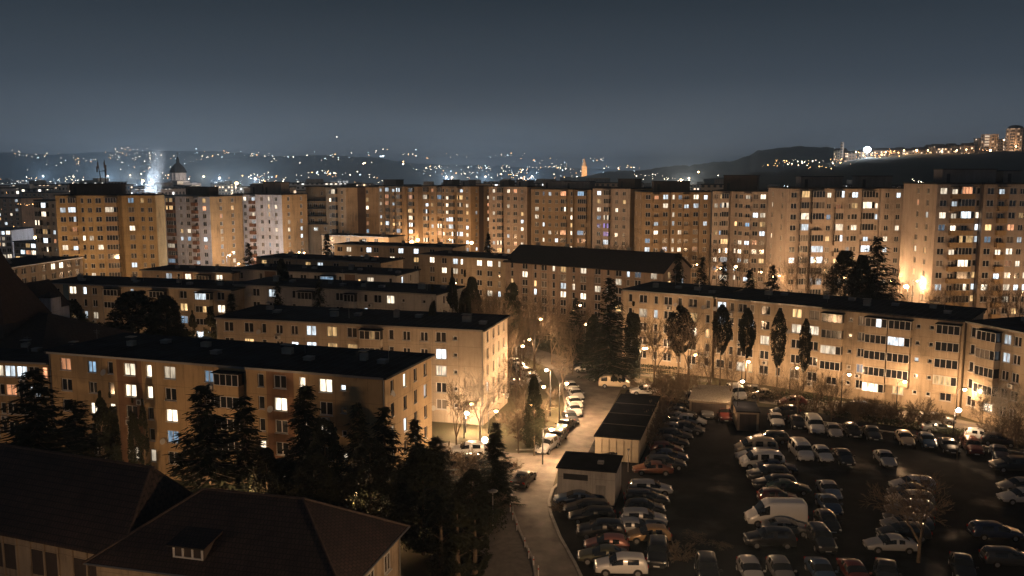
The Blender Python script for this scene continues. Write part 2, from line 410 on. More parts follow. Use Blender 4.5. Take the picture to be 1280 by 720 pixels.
# ================= low blocks (five storeys) =================
OCHRE=wallmat((.42,.30,.17)); OCHRE2=wallmat((.26,.15,.09)); BEIGE=wallmat((.42,.35,.27)); PALE=wallmat((.5,.47,.43)); CREAM=wallmat((.48,.38,.27))
SAND=wallmat((.45,.36,.26)); BROWNW=wallmat((.2,.13,.09)); PINKB=wallmat((.4,.3,.23)); GREYW=wallmat((.33,.32,.3)); TEAL=wallmat((.14,.2,.22))
def low(name,label,FL,FR,w,wall,front,h=13.0,floors=5,accents=None,bandpx=(),right=None,left=None,lit=.2,seed=1,joined=False,roof='flat',roofparts=(),offs=None,group=None,cat='apartment block',balmat=None):
    A=ground(*FL,h); B=ground(*FR,h)
    d=Vector((B[0]-A[0],B[1]-A[1])); L=d.length
    fr=cols_px(A,B,h,front)
    bands=[]
    for (u0,u1,k) in bandpx:
        c=cols_px(A,B,h,[(u0,'S',''),(u1,'S','')]); bands.append((c[0][0],c[-1][0],k))
    of=None
    if offs:
        xs=[c[0] for c in cols_px(A,B,h,[(u,'S','') for u,_ in offs[1:]])]
        st=[0]+xs+[L]; of=[(st[i],st[i+1],offs[i][1]) for i in range(len(offs))]
        # keep every opening inside one bay
        fr2=[]
        for x,k,p in fr:
            ww={'B':3.0,'O':3.0,'G':2.0,'Q':1.9,'X':4.4}.get(k) or WSIZE[k][0]
            for a,b,_ in of:
                if a<=x<b: x=min(max(x,a+ww/2+.1),b-ww/2-.1)
            fr2.append((x,k,p))
        fr=fr2
    return block(name,label,cat,A,B,h,w,floors,fr,wall,accents,bands,right,left,lit,seed,joined,roof,None,group,balmat,.9,of,roofparts)
N_='apartment_block'
low(N_,'ochre five storey block with brown stripes and flat dark roof, nearest on the left',(61,441),(481,474),11.5,OCHRE,
  [(82,'W','o...?'),(115,'T','b.w.?'),(138,'N','..w..'),(162,'W','ww..w'),(186,'N','ww..w'),(212,'W','w.wb.'),(261,'T','b....'),(290,'B','.....'),(326,'N','...w.'),(350,'W','.w..w'),(378,'N','w.w..'),(407,'W','w.w..'),(429,'S','c..w.')],
  accents=[OCHRE2],bandpx=[(146,177,1),(333,367,1)],right=[(1.6,'N','..w.c'),(4.6,'N','w.c.w'),(7.2,'N','...w.'),(9.8,'N','.c...')],
  offs=[(0,0),(240,.0),(417,.0)],seed=3,lit=.15)
low(N_,'long tan five storey block with a lit glazed bay, second from the near roof',(270,398),(604,414),12,BEIGE,
  [(286,'W','..y..'),(311,'W','.y...'),(330,'N','.....'),(349,'T','....w'),(368,'T','.c...'),(389,'W','cc...'),(415,'W','yy..w'),(440,'W','.y...'),(466,'B','y.w..'),(489,'N','.....'),(508,'T','.....'),(530,'T','..c.w'),(551,'W','.cw.,'),(569,'S','.....')],
  h=12.6,right=[(2.,'N','...c.'),(4.8,'N','.....'),(7.4,'N','..w..'),(10,'N','.....')],seed=5,lit=.12,left=[(3,'N',''),(8,'N','')])
low(N_,'grey white block in shade just behind the long tan block, left of centre',(292,356),(546,369),11,PALE,
  [(299,'W',''),(320,'W','..y..'),(340,'W','c....'),(367,'N','.....'),(385,'B','.....'),(424,'W','.....'),(440,'G','.,..'),(457,'N','.c...'),(472,'W','..c..'),(488,'W','w....'),(504,'S','.....'),(530,'S','.')],seed=9,lit=.12,right=[(3,'N','..'),(8,'N','.')])
low(N_,'pale grey block with a brown stripe, third roof behind the long tan block',(290,337),(495,345),11,PALE,
  [(300,'W',''),(326,'N','.....'),(350,'N','.'),(362,'W','..'),(379,'W','.'),(396,'W','.'),(412,'B','b'),(425,'N','.'),(449,'S','y.'),(463,'W','w.'),(488,'N','.')],accents=[BROWNW],bandpx=[(331,345,1),(431,444,1)],seed=11,lit=.1,joined=True,right=[(3,'N','c'),(7,'N','.')])
low(N_,'narrow tan block with bare roof between the white block and the brown towers',(320,322),(476,329),10,CREAM,
  [(330,'W','y'),(345,'W','.'),(360,'W',''),(385,'W','y'),(400,'W',''),(420,'W',''),(440,'W',''),(462,'W','')],seed=13,lit=.15,joined=True)
low(N_,'low cream block with a row of lit windows before the towers, left of centre',(418,306),(566,310),10,CREAM,
  [(425,'W',''),(436,'W','w'),(452,'N','.'),(461,'W','c'),(470,'W','.'),(490,'W','.'),(501,'W','c'),(520,'W','c'),(540,'W','')],seed=15,lit=.25,joined=True)
low(N_,'small low tan block under the brown stepped tower',(402,294),(486,297),9,CREAM,[(415,'W',''),(435,'W',''),(455,'W',''),(470,'W','')],seed=16,lit=.2,joined=True)
low(N_,'tan block with shallow dark roof, joined left of the big tiled roof',(524,318),(636,325),11,CREAM,
  [(540,'W','w'),(555,'W','.'),(569,'W','c'),(577,'N','w'),(599,'W','w'),(612,'W','w'),(624,'N','w')],seed=17,lit=.2,joined=True)
low(N_,'long tan block behind the dark round tree mass on the left',(52,354),(290,363.5),11,CREAM,
  [(73,'S','.'),(91,'W','w'),(106,'N','c.'),(118,'T','..w'),(143,'B',''),(165,'N','c'),(200,'B','.c'),(229,'W','.yb'),(245,'N','c'),(257,'B','cy.c'),(276,'W','.w')],accents=[TEAL],bandpx=[(79,86,1)],seed=19,lit=.12,h=12.5)
low(N_,'small pale block with a lit blue window under the left tower',(177,338),(290,342),10,CREAM,
  [(197,'S','.'),(211,'W','c'),(223,'N','.'),(235,'W','w'),(246,'N','.'),(256,'B','.'),(274,'W','')],accents=[OCHRE2],bandpx=[(229,241,1)],seed=21,lit=.2,h=12.5,joined=True)
low(N_,'tan low block at the left edge with two lit windows side by side',(8,336),(103,322),14,CREAM,
  [(19,'W','.'),(30,'W','.'),(42,'W','..'),(55,'W','.'),(67,'W','w'),(77,'W','w'),(87,'W','.'),(97,'W','.')],seed=23,lit=.05,h=12.5,joined=True,cat='apartment block')
low(N_,'yellow block end with lit windows behind the big spruce, far left',(-60,449),(60,455),11,OCHRE,
  [(-40,'W',''),(-20,'W','w'),(1,'N','w'),(7,'W','c'),(26,'W','c'),(36,'W','.c'),(56,'N','o...')],h=10.5,floors=4,seed=25,lit=.06)
# big gabled roof block
low('apartment_block','six storey tan block under the big dark tiled gable roof, centre',(632,327),(829,341.5),13,PINKB,
  [(640,'N',''),(656,'W','.w..'),(669,'N','.'),(680,'W','.'),(692,'N','w...'),(704,'W','y,cw'),(717,'N','..w.'),(729,'W','w,.w'),(747,'W','.,w.'),(760,'N','.'),(773,'W','.w.'),(785,'N','c'),(797,'W','b'),(817,'W','w')],
  h=12.6,floors=6,roof='gable',roofparts=(3.6,),seed=27,lit=.12,joined=True,right=[(3,'W',''),(9,'W','')])
low('apartment_block','tan block with shallow dark roof and bright lower wall behind bare trees, centre right',(779,363),(892,372),13,SAND,
  [(788,'N',''),(804,'W','.w'),(820,'N','.c'),(835,'W','..'),(850,'N','.'),(866,'W','.y'),(885,'N','..y.')],h=13.1,seed=29,lit=.12,left=[(4,'N','.'),(9,'N','')])
low('apartment_block','long peach block with stacked balconies, right side',(895,373),(1207,402),13,SAND,
  [(902,'W',''),(915,'N','...'),(928,'W','....w'),(940,'N',''),(957,'W','..w'),(975,'N',''),(996,'W','yw.'),(1018,'W',',w..'),(1044,'B','..w..'),(1065,'S','...'),(1079,'T',',..b.'),(1098,'B','c...w'),(1124,'B','.c..y'),(1149,'S','..c..'),(1166,'S','.....'),(1188,'B','...y.')],
  offs=[(0,0),(1029,-.5),(1207-6,.6)][:2],h=13.0,seed=31,lit=.1,right=[(3,'W',''),(8,'W','')])
low('apartment_block','peach block with enclosed corner balconies and bright foot, at the right edge',(1209,403),(1296,420),12,SAND,
  [(1219,'W','...'),(1240,'B','.,..w'),(1259,'T','cc...'),(1272,'T','....'),(1287,'B','')],h=13.0,seed=33,lit=.2,left=[(3,'W','')])

# ================= towers =================
def tower(label,uL,YL,uR,YR,vtop,w,kinds,wall,pent=(),floors=10,right=None,left=None,lit=.2,seed=1,accents=None,bands=(),offs=None,balmat=None,pats={},base=None,cat='tower block',flips=()):
    h=zat(vtop,(YL+YR)/2)
    A=(xat(uL,YL,h),YL); B=(xat(uR,YR,h),YR)
    L=math.hypot(B[0]-A[0],B[1]-A[1])
    fr=spread(L,kinds); fr=[(x,k,pats.get(i,'')) for i,(x,k,_) in enumerate(fr)]
    if offs:
        of=[(a*L,b*L,c) for a,b,c in offs]
        fr2=[]
        for x,k,p in fr:
            ww={'B':3.0,'O':3.0,'G':2.0,'Q':1.9,'X':4.4}.get(k) or WSIZE[k][0]
            for a,b,_ in of:
                if a<=x<b: x=min(max(x,a+ww/2+.1),b-ww/2-.1)
            fr2.append((x,k,p))
        fr=fr2
    else: of=None
    rt=spread(w-(of[-1][2] if of else 0),right) if right else None; lf=spread(w-(of[0][2] if of else 0),left) if left else None
    root,L=block('tower_block',label,cat,A,B,h,w,floors,fr,wall,accents,[(a*L,b*L,k) for a,b,k in bands],rt,lf,lit*1.2,seed,True,'tower',None,None,balmat,1.2,of,(),[(a*w,b*w,k) for a,b,k in flips])
    # parapet roof + machine rooms
    rb=MB()
    for (x0,x1,yo) in (of or [(0,L,0)]): rb.box(x0-(.25 if x0==0 else 0),x1+(.25 if abs(x1-L)<.1 else 0),yo-.25,w+.25,h,h+.3)
    rf=rb.build('roof',[ROOF],root)
    for (pu0,pu1,pv) in pent:
        Yp=(YL+YR)/2+w*.45; hh=zat(pv,Yp)-h-.3
        x0=xat(pu0,Yp,h)-A[0]; x1=xat(pu1,Yp,h)-A[0]
        x0=max(.3,x0); x1=min(L-.3,x1)
        if x1-x0<1: continue
        m=MB(); m.box(0,x1-x0,0,4.2,0,hh,0); m.box(-.2,x1-x0+.2,-.2,4.4,hh,hh+.18,1)
        m.face([(1.0,-.012,0),(1.8,-.012,0),(1.8,-.012,min(2,hh*.8)),(1.0,-.012,min(2,hh*.8))],2)
        m.build('machine_room',[GREYP if (pu0%2)<1 else BROWNP,ROOF,DARKMETAL],rf,loc=(x0,w*.42,h+.3))
    return root,A,B,h,L,w
GREYP=wallmat((.2,.19,.19),False); BROWNP=wallmat((.1,.08,.07),False)
T1C=wallmat((.5,.37,.2)); WHT=wallmat((.6,.6,.66)); TBR=wallmat((.42,.31,.2)); TBE=wallmat((.42,.31,.2)); TPK=wallmat((.46,.36,.28)); TPW=wallmat((.52,.43,.36)); BR=wallmat((.2,.1,.06)); ORG=wallmat((.45,.31,.17)); DK=wallmat((.1,.06,.04))
t=tower('ochre tower with an antenna mast on its roof, furthest left of the towers',69,238,194,241,244.5,9,'WGNTWNBW_TT',T1C,pent=[(93,154,230)],lit=.22,seed=41,offs=[(0,.62,0),(.62,.88,1.2),(.88,1,0)],floors=10,balmat=TBR)
tower('white and orange tower with brown balconies, right of the ochre antenna tower',197,283,262,273,245.5,14,'TBTWQW',WHT,pent=[(223,262,234)],lit=.22,seed=42,right='TT',balmat=BR,accents=[ORG],flips=[(0,1,1)])
tower('white tower with orange side and a dark balcony shaft, third from the left',298,287,352,280,243.5,13,'TQTNT',WHT,pent=[(300,320,231),(322,350,228)],lit=.25,seed=43,right='T_T',accents=[ORG,BROWNP],balmat=BR,flips=[(0,1,1)])
# stepped building
def stepped():
    Y=300; rt=empty('stepped_tower',(xat(374,Y,10),Y,0),0,label='orange brown stepped tower of receding terraces, right of the white towers',cat='tower block')
    X0=xat(374,Y,10); wa=MB(); rf=MB()
    for (u0,u1,v,yo) in ((374,417,280.5,0),(375,407,270.5,2.5),(375,407,261,5),(382,407,251,7),(382,407,233.5,9)):
        h=zat(v,Y+yo); a=xat(u0,Y+yo,h)-X0; b=xat(u1,Y+yo,h)-X0
        wa.box(a,b,yo,15,0 if yo==0 else h-4.6,h); rf.box(a-.5,b+.5,yo-.6,yo+1.8 if v>240 else 15,h,h+.35)
        for i in range(3):
            x=a+(b-a)*(i+.6)/3.3
            if v>240: add_window(rt,x,yo-.02,h-1.5,0,1.5,1.3,2,rnd_ch(random.Random(i+int(v)),.25),True)
    for k in range(4): add_window(rt,xat(402,Y+9,28)-X0,8.98,zat(238,Y+9)-1-k*2.7,0,.75,1.3,1,'.',True)
    wa.build('wall',[TBR],rt); rf.build('roof',[ROOF],rt)
stepped()
tower('slim brown tower with a dark stair strip on its side, beside the stepped tower',407,300,432,293,234.5,14,'TGT',TBE,lit=.2,seed=45,right='_T',accents=[TBR,DK],flips=[(0,1,1),(.35,.6,2)],pent=[(412,424,231)])
tower('small bright white block with blue windows, between two brown towers',450,420,470,420,236,12,'TTTT',WHT,lit=.5,seed=46,floors=10)
tower('broad balcony tower dense with lit windows, left of centre',462,352,522,335,233,14,'GTGQGTG',TBE,offs=[(0,.3,0),(.3,.42,1.3),(.42,.72,0),(.72,.84,1.3),(.84,1,0)],lit=.42,seed=47,right='__T',accents=[TBR,DK],flips=[(0,1,1),(.2,.5,2)],pent=[(467,489,225),(500,520,231)],balmat=TBR)
tower('brown tower with many glazed balconies and an orange lit side, centre left',528,330,588,318,233,15,'GTGNTGBT',TBE,offs=[(0,.3,0),(.3,.42,1.3),(.42,.72,0),(.72,.84,1.3),(.84,1,0)],lit=.33,seed=48,right='T_T',accents=[ORG,DK],flips=[(0,1,1),(.35,.55,2)],pent=[(545,560,225),(572,585,226)],balmat=TBR)
tower('tower with a pale front and two cool lit windows, left of the flat brown tower',611,318,659,309,233.5,13,'TGTWT',TPK,lit=.33,seed=49,right='_',accents=[ORG],flips=[(0,1,1)],pent=[(615,628,226),(640,656,226)])
tower('flat brown tower with regular windows and dark right bay, centre',664,300,737,290,237,14,'WNTTGNB',TBR,lit=.26,seed=50,pent=[(670,700,226.5),(700,734,227)],offs=[(0,.72,0),(.72,1,1.3)],pats={0:'..ww...',3:'.,....c'})
tower('tower with pale corner pier and purple lit windows, centre right',741,288,788,279,236,14,'WGTT',TPW,lit=.3,seed=51,right='T_',accents=[ORG],flips=[(0,1,1)],pent=[(763,787,224)],pats={0:'cywbp..',1:'...wppc',2:'.,w..w'})
tower('brown tower with alternating narrow balconies, right of the purple windows',803,260,889,260,240.5,16,'WQWNTQWT',TBR,offs=[(0,.26,0),(.26,.42,1.3),(.42,.7,0),(.7,.84,1.3),(.84,1,0)],lit=.28,seed=52,left='T_T',pent=[(817,862,227)])
tower('greyish tower with many blue white windows, left of the dark shaft tower',891,256,960,250,239.5,16,'TTGNTQWW',TPW,offs=[(0,.32,0),(.32,.48,1.3),(.48,1,0)],lit=.42,seed=53,pent=[(895,936,219.5)])
tower('wide beige tower block behind the two dark conifers, right of centre',985,222,1131,222,236,17,'WGBTGTWBNT_T',TPW,lit=.24,seed=54,left='T_T',pent=[(1000,1052,221),(1072,1124,220.5)],offs=[(0,.52,0),(.52,.8,1.2),(.8,1,0)],floors=10)
tower('nearest beige tower with orange balconies behind the double street lamp',1172,192,1300,192,230.5,16.5,'WQBNWQWTW',TPW,offs=[(0,.36,0),(.36,.46,1.3),(.46,1,0)],accents=[TPK],bands=[(.46,.7,1)],lit=.36,seed=55,left='_TT',pent=[(1176,1243,212),(1252,1296,214)],floors=11,balmat=ORG)
# roof antenna mast on the ochre tower
r0,A,B,h,L,w=t
ma=empty('antenna_mast',(xat(133,246,h),246,zat(230,242)+.2),0,label='dark antenna mast with panel antennas on the ochre tower roof',cat='antenna')
m=MB(); m.tube((0,0,0),(0,0,6.4),.14,.09,6); m.tube((-1.2,0,0),(-1.9,0,6.2),.12,.08,6); m.tube((-1.6,0,3.2),(0,0,3.4),.06,.06,5); m.tube((-1.9,0,0),(-.8,0,1.6),.05,.05,5); m.build('pole',[DARKMETAL],ma)
for (x,z) in ((0,5),(-1.8,4.9),(.35,4.2),(-2.1,3.8),(.3,2.6)):
    m=MB(); m.box(-.16,.16,-.1,.1,-.8,.8); m.build('panel_antenna',[GREYP],ma,loc=(x,-.18,z))
m=MB(); m.tube((0,0,0),(0,0,3.2),.05,.03,5); m.box(-.5,.5,-.02,.02,2.3,2.36); m.box(-.35,.35,-.02,.02,2.7,2.76)
tag(m.build('rooftop_aerial',[METAL],loc=(xat(122,244,h),244,h+.3)),'thin television aerial on the ochre tower roof edge','aerial')

# ================= buildings at the far left =================
tower('white lit block at the left edge behind the tan block',-20,300,14,300,288,14,'WTWTW',WHT,lit=.6,seed=61,floors=6)
tower('low office with dark roof and two lit window rows, far left',17,290,45,285,303,10,'DDDD',wallmat((.3,.32,.34)),lit=.75,seed=62,floors=4)
tower('violet grey slab with balconies standing left of the ochre tower',43,262,70,258,251,10,'GGT',PALE,lit=.25,seed=63,floors=9)
tower('dim brown slab far left with a pair of white lights',-30,420,26,415,248,14,'WWTTWTW',PINKB,lit=.12,seed=64,floors=9)
tower('dim brown slab behind the violet grey one, far left',28,470,62,465,241,14,'WTWTWT',PINKB,lit=.1,seed=65,floors=9)

# ================= hip-roofed houses in the foreground =================
CA=math.atan2(-.245,.97)
def hiproof(mb, x0,x1,y0,y1,ze,zr,rx0,rx1,ry,th=.18):
    e=[(x0,y0,ze),(x1,y0,ze),(x1,y1,ze),(x0,y1,ze)]; a=(rx0,ry,zr); b=(rx1,ry,zr)
    mb.face([e[0],e[1],b,a]); mb.face([e[1],e[2],b]); mb.face([e[2],e[3],a,b]); mb.face([e[3],e[0],a])
    for i in range(4):
        p,q=e[i],e[(i+1)%4]; mb.face([(p[0],p[1],ze-th),(q[0],q[1],ze-th),q,p])
    mb.face([(x0,y0,ze-th),(x0,y1,ze-th),(x1,y1,ze-th),(x1,y0,ze-th)])
TILE,tt,tb=nt('old_roof_tiles')
tc=N(tt,'ShaderNodeTexCoord'); br=N(tt,'ShaderNodeTexBrick',i_Scale=1.0); br.inputs['Brick Width'].default_value=.28; br.inputs['Row Height'].default_value=.34; br.inputs['Mortar Size'].default_value=.03
br.inputs['Color1'].default_value=(.058,.038,.033,1); br.inputs['Color2'].default_value=(.038,.027,.025,1); br.inputs['Mortar'].default_value=(.015,.012,.012,1)
no=N(tt,'ShaderNodeTexNoise',i_Scale=.5,i_Detail=5.0); mx=N(tt,'ShaderNodeMix',data_type='RGBA',blend_type='MULTIPLY'); mx.inputs[0].default_value=.8
tt.links.new(tc.outputs['Object'],br.inputs['Vector']); tt.links.new(tc.outputs['Object'],no.inputs['Vector']); tt.links.new(br.outputs['Color'],mx.inputs[6])
rr=ramp(tt,[(.3,(.5,.5,.55,1)),(.7,(1.25,1.15,1.1,1))]); tt.links.new(no.outputs['Fac'],rr.inputs[0]); tt.links.new(rr.outputs[0],mx.inputs[7]); tt.links.new(mx.outputs[2],tb.inputs['Base Color'])
bp=N(tt,'ShaderNodeBump',i_Strength=.8,i_Distance=.03); tt.links.new(br.outputs['Fac'],bp.inputs['Height']); bp.invert=True; tt.links.new(bp.outputs[0],tb.inputs['Normal']); tb.inputs['Roughness'].default_value=.75
def ridge_tiles(parent, p, q, name='ridge_cap'):
    m=MB(); p=Vector(p); q=Vector(q); n=int((q-p).length/.4); 
    for i in range(n):
        a=p.lerp(q,i/n); b=p.lerp(q,(i+1)/n+.02); m.tube(a,b,.09,.115,6,0,True)
    return m.build(name,[TILECAP],parent)
TILECAP=noisy('ridge_tile',(.07,.05,.043),.3,3,.7)
# house 2 : local origin = ridge right end foot; x along ridge to the right
def house_hip():
    Q=(-15.0,60.7); o=empty('hip_roof_house',(Q[0],Q[1],0),CA,label='old house with dark tiled hip roof and small dormer, bottom centre left',cat='house')
    x0,x1,y0,y1=-13.9,5.75,-5.75,5.75; ze,zr=6.0,9.8; rx0,rx1=-8.1,0
    m=MB(); hiproof(m,x0,x1,y0,y1,ze,zr,rx0,rx1,0); rf=m.build('roof',[TILE],o)
    ridge_tiles(rf,(rx0,0,zr),(rx1,0,zr))
    for p,q in (((rx1,0,zr),(x1,y0,ze)),((rx1,0,zr),(x1,y1,ze)),((rx0,0,zr),(x0,y0,ze)),((rx0,0,zr),(x0,y1,ze))): ridge_tiles(rf,p,q)
    m=MB(); m.box(x0+.5,x1-.5,y0+.5,y1-.5,0,ze-.19,0); m.build('wall',[CREAM],o)
    g=MB(); g.tube((x0-.07,y0-.08,ze-.08),(x1+.07,y0-.08,ze-.08),.08,.08,6); g.tube((x1+.08,y0,ze-.08),(x1+.08,y1,ze-.08),.08,.08,6); g.build('gutter',[METAL],o)
    g=MB(); g.tube((x1-.35,y1-.9,.1),(x1-.35,y1-.9,ze-.2),.06,.06,6); g.build('downpipe',[METAL],o)
    for (x,y,rz) in ((x1-.48,2.6,R(90)),(x1-.48,-.4,R(90)),(x1-.48,-3.2,R(90))):
        for z in (1.7,4.4): add_window(o,x,y,z,rz,1.1,1.4,2,'.',False)
    # dormer facing the front: cheeks run back into the slope
    dm=empty('dormer'); dm.parent=o; dm.location=(-6.3,-4.75,0); dm.rotation_euler=(0,0,0)
    yb=2.6; zb=zr-(3.6-yb)*3.8/5.75
    w_=MB(); zf=ze+(5.75-4.75)*3.8/5.75
    w_.box(-1.25,1.25,0,.12,zf-.3,zf+1.0,0,'')
    w_.face([(-1.25,.12,zf-.3),(-1.25,.12,zf+1.0),(-1.25,2.0,zf+1.3)]); w_.face([(1.25,.12,zf-.3),(1.25,2.0,zf+1.3),(1.25,.12,zf+1.0)])
    w_.build('cheek',[BROWNP],dm)
    r_=MB(); r_.face([(-1.5,-.35,zf+.98),(1.5,-.35,zf+.98),(1.5,2.4,zf+1.42),(-1.5,2.4,zf+1.42)]); r_.face([(-1.5,-.35,zf+.88),(1.5,-.35,zf+.88),(1.5,-.35,zf+.98),(-1.5,-.35,zf+.98)]); r_.face([(1.5,-.35,zf+.86),(1.5,2.4,zf+1.3),(1.5,2.4,zf+1.42),(1.5,-.35,zf+.98)]); r_.build('dormer_roof',[TILE],dm)
    f_=MB(); 
    for x in (-1.1,-.4,.35,1.1): f_.box(x-.07,x+.07,-.06,-.002,zf+.12,zf+.85)
    f_.box(-1.17,1.17,-.08,-.003,zf+.02,zf+.12); f_.build('window_frame',[FRAME],dm)
house_hip()
def house_long():
    Pt=(-27.2,64.0); o=empty('hip_roof_house',(Pt[0],Pt[1],0),R(-21),label='long dark roofed house in the bottom left corner with pale boarded wall',cat='house')
    x0,x1,y0,y1=-24,1.6,-4.9,4.9; ze,zr=6.2,11.0
    m=MB(); hiproof(m,x0,x1,y0,y1,ze,zr,-19,0,0); rf=m.build('roof',[TILE],o)
    ridge_tiles(rf,(-19,0,zr),(0,0,zr)); ridge_tiles(rf,(0,0,zr),(x1,y0,ze)); ridge_tiles(rf,(0,0,zr),(x1,y1,ze))
    m=MB(); m.box(x0+.5,x1-.6,y0+.6,y1-.5,0,ze-.2,0); m.build('wall',[SAND],o)
    for i in range(9):
        m=MB(); x=-12+i*1.4
        m.box(x-.07,x+.07,y0+.47,y0+.597,2.2,ze-.2); m.build('board_post',[CREAM],o)
    for i in (0,1,3,4,6,7): 
        m=MB(); x=-12+i*1.4+.7; m.box(-.6,.6,-.02,.02,-.02,1.9,0); m.build('shutter',[BROWNP],o,loc=(x,y0+.575,3.2))
house_long()
def house_mid():
    o=empty('hip_roof_house',(ground(60,391,14)[0],ground(60,391,14)[1],0),R(-14),label='big dark hip roof behind the near ochre block, left edge',cat='house')
    m=MB(); hiproof(m,-34,9,-12,10,9.2,14,-26,0,0); m.build('roof',[ROOFT],o); m=MB(); m.box(-33.4,8.4,-11.4,9.4,0,9.0); m.build('wall',[BROWNP],o)
    for i in range(2):
        c=MB(); c.box(-.5,.5,-.4,.4,0,1.6); c.box(-.6,.6,-.5,.5,1.6,1.75); c.build('chimney',[BROWNP],o,loc=(-8-9*i,1.2,12.8))
house_mid()
def steep():
    Y=118; X=xat(-6,Y,20); o=empty('steep_roof_house',(X,Y,0),R(-10),label='black steep pointed roof rising at the left edge',cat='house')
    zt=zat(300,Y); m=MB()
    for (a,b,z0,z1) in ((4.6,1.6,13.5,19.5),(1.6,.1,19.5,zt)):
        for i in range(4):
            t0=R(45+90*i); t1=R(135+90*i); k=1.414
            m.face([(a*k*math.cos(t0),a*k*math.sin(t0),z0),(a*k*math.cos(t1),a*k*math.sin(t1),z0),(b*k*math.cos(t1),b*k*math.sin(t1),z1),(b*k*math.cos(t0),b*k*math.sin(t0),z1)])
    m.build('roof',[ROOFT],o); m=MB(); m.box(-4.2,4.2,-4.2,4.2,0,13.6); m.build('wall',[BROWNP],o)
steep()
def gablet():
    Y=127; X=xat(24,Y,16); o=empty('gabled_annex',(X,Y,0),R(-14),label='small pale gabled annex with white end wall at the left, beside the dark roofs',cat='house')
    m=MB(); zt=zat(357,Y); zb=zat(378,Y); m.face([(0,0,zb-3),(3.2,0,zb-3),(3.2,0,zb-1.2),(0,0,zt)]); m.face([(3.2,0,zb-3),(3.2,6,zb-3),(3.2,6,zb-1.2),(3.2,0,zb-1.2)]); m.box(0,3.2,0.02,6,0,zb-3); m.build('wall',[WHT],o)
    m=MB(); m.face([(-.3,-.3,zt+.2),(3.5,-.3,zb-1.1),(3.5,6.2,zb-1.1),(-.3,6.2,zt+.2)]); m.build('roof',[ROOFT],o)
    m=MB(); m.box(3.4,5.3,0,2,0,zat(371,Y)); m.build('turret',[WHT],o)
    m=MB(); z=zat(371,Y); 
    for q in (((3.1,-.3),(5.6,-.3)),((5.6,-.3),(5.6,2.3)),((5.6,2.3),(3.1,2.3)),((3.1,2.3),(3.1,-.3))): m.face([(q[0][0],q[0][1],z),(q[1][0],q[1][1],z),(4.35,1,z+.8)])
    m.build('turret_roof',[ROOFT],o)
gablet()

# ================= small service buildings =================
ROOFDK=noisy('tarred_roof',(.012,.013,.017),.4,.6,1,6,.3,spec=0)
def shed(name,label,cat,FL,FR,w,h,wall,frontfn,roofmat=None,over=.15,extra=None):
    A=ground(*FL,h); B=ground(*FR,h); d=Vector((B[0]-A[0],B[1]-A[1])); L=d.length
    o=empty(name,(A[0],A[1],0),math.atan2(d.y,d.x),label=label,cat=cat)
    m=MB(); m.box(0,L,0,w,0,h-.16); m.build('wall',[wall],o)
    m=MB(); m.box(-over,L+over,-over,w+over,h-.16,h); m.build('roof',[roofmat or ROOFDK],o)
    frontfn(o,L,h,w); return o
SLAT=noisy('corrugated_board',(.4,.34,.25),.15,1,.7)
def longshed(o,L,h,w):
    n=6
    for i in range(n):
        m=MB(); a=L*i/n+.08; b=L*(i+1)/n-.08; m.box(a,b,-.05,-.003,.05,h-.35); m.build('garage_door',[SLAT],o)
    for i in range(3): 
        m=MB(); m.box(-.04,L+.04,-.03,.03,0,.06); m.build('roof_seam',[DARKMETAL],o,loc=(0,w*(i+1)/4,h))
shed('garage','long dark flat roofed garage with pale slatted front, middle of the car park','garage',(744,544),(799,548.5),20,2.9,SLAT,longshed)
def kiosk(o,L,h,w):
    m=MB(); m.box(.6,3.1,-.04,-.004,h-1.25,h-.65); m.build('vent_grille',[DARKMETAL],o)
    m=MB(); m.box(3.9,4.9,-.05,-.004,.05,2.0); m.build('door',[GREYW],o)
    m=MB(); m.box(-.3,.3,-.3,.3,0,.25); m.build('roof_vent',[METAL],o,loc=(L*.7,w*.4,h))
shed('transformer_station','pale brick transformer station with dark flat roof beside the bright road','service building',(697,583),(769,589),5,3.6,PALE,kiosk)
def ga(o,L,h,w):
    m=MB(); m.box(.3,L-.3,-.05,-.004,.05,h-.4); m.build('garage_door',[BROWNP],o)
shed('garage','small tan garage with dark brown door, left of the white minibus','garage',(922,513.5),(949,514.5),5,2.6,SAND,ga)
GRAVEL=noisy('gravel_roof',(.34,.3,.24),.5,9,.95,3,.6)
shed('garage','low garage row with brightly lit speckled roof below the street lamp','garage',(862,499),(911,502.5),9,2.5,SAND,ga,GRAVEL)
# ================= ground, roads =================
def wpts(px, z=0): return [ground(u,v,0) for u,v in px]
GRASS=noisy('dead_grass_soil',(.15,.12,.075),.5,.5,.95,9,.8,c2=(.07,.07,.035))
ASPH=noisy('asphalt',(.05,.05,.052),.45,.5,.8,9,.3); ASPH2=noisy('worn_asphalt',(.17,.15,.13),.5,.45,.8,10,.5); LOT=noisy('parking_asphalt',(.016,.0155,.017),.6,.22,.95,9,.35,spec=.08)

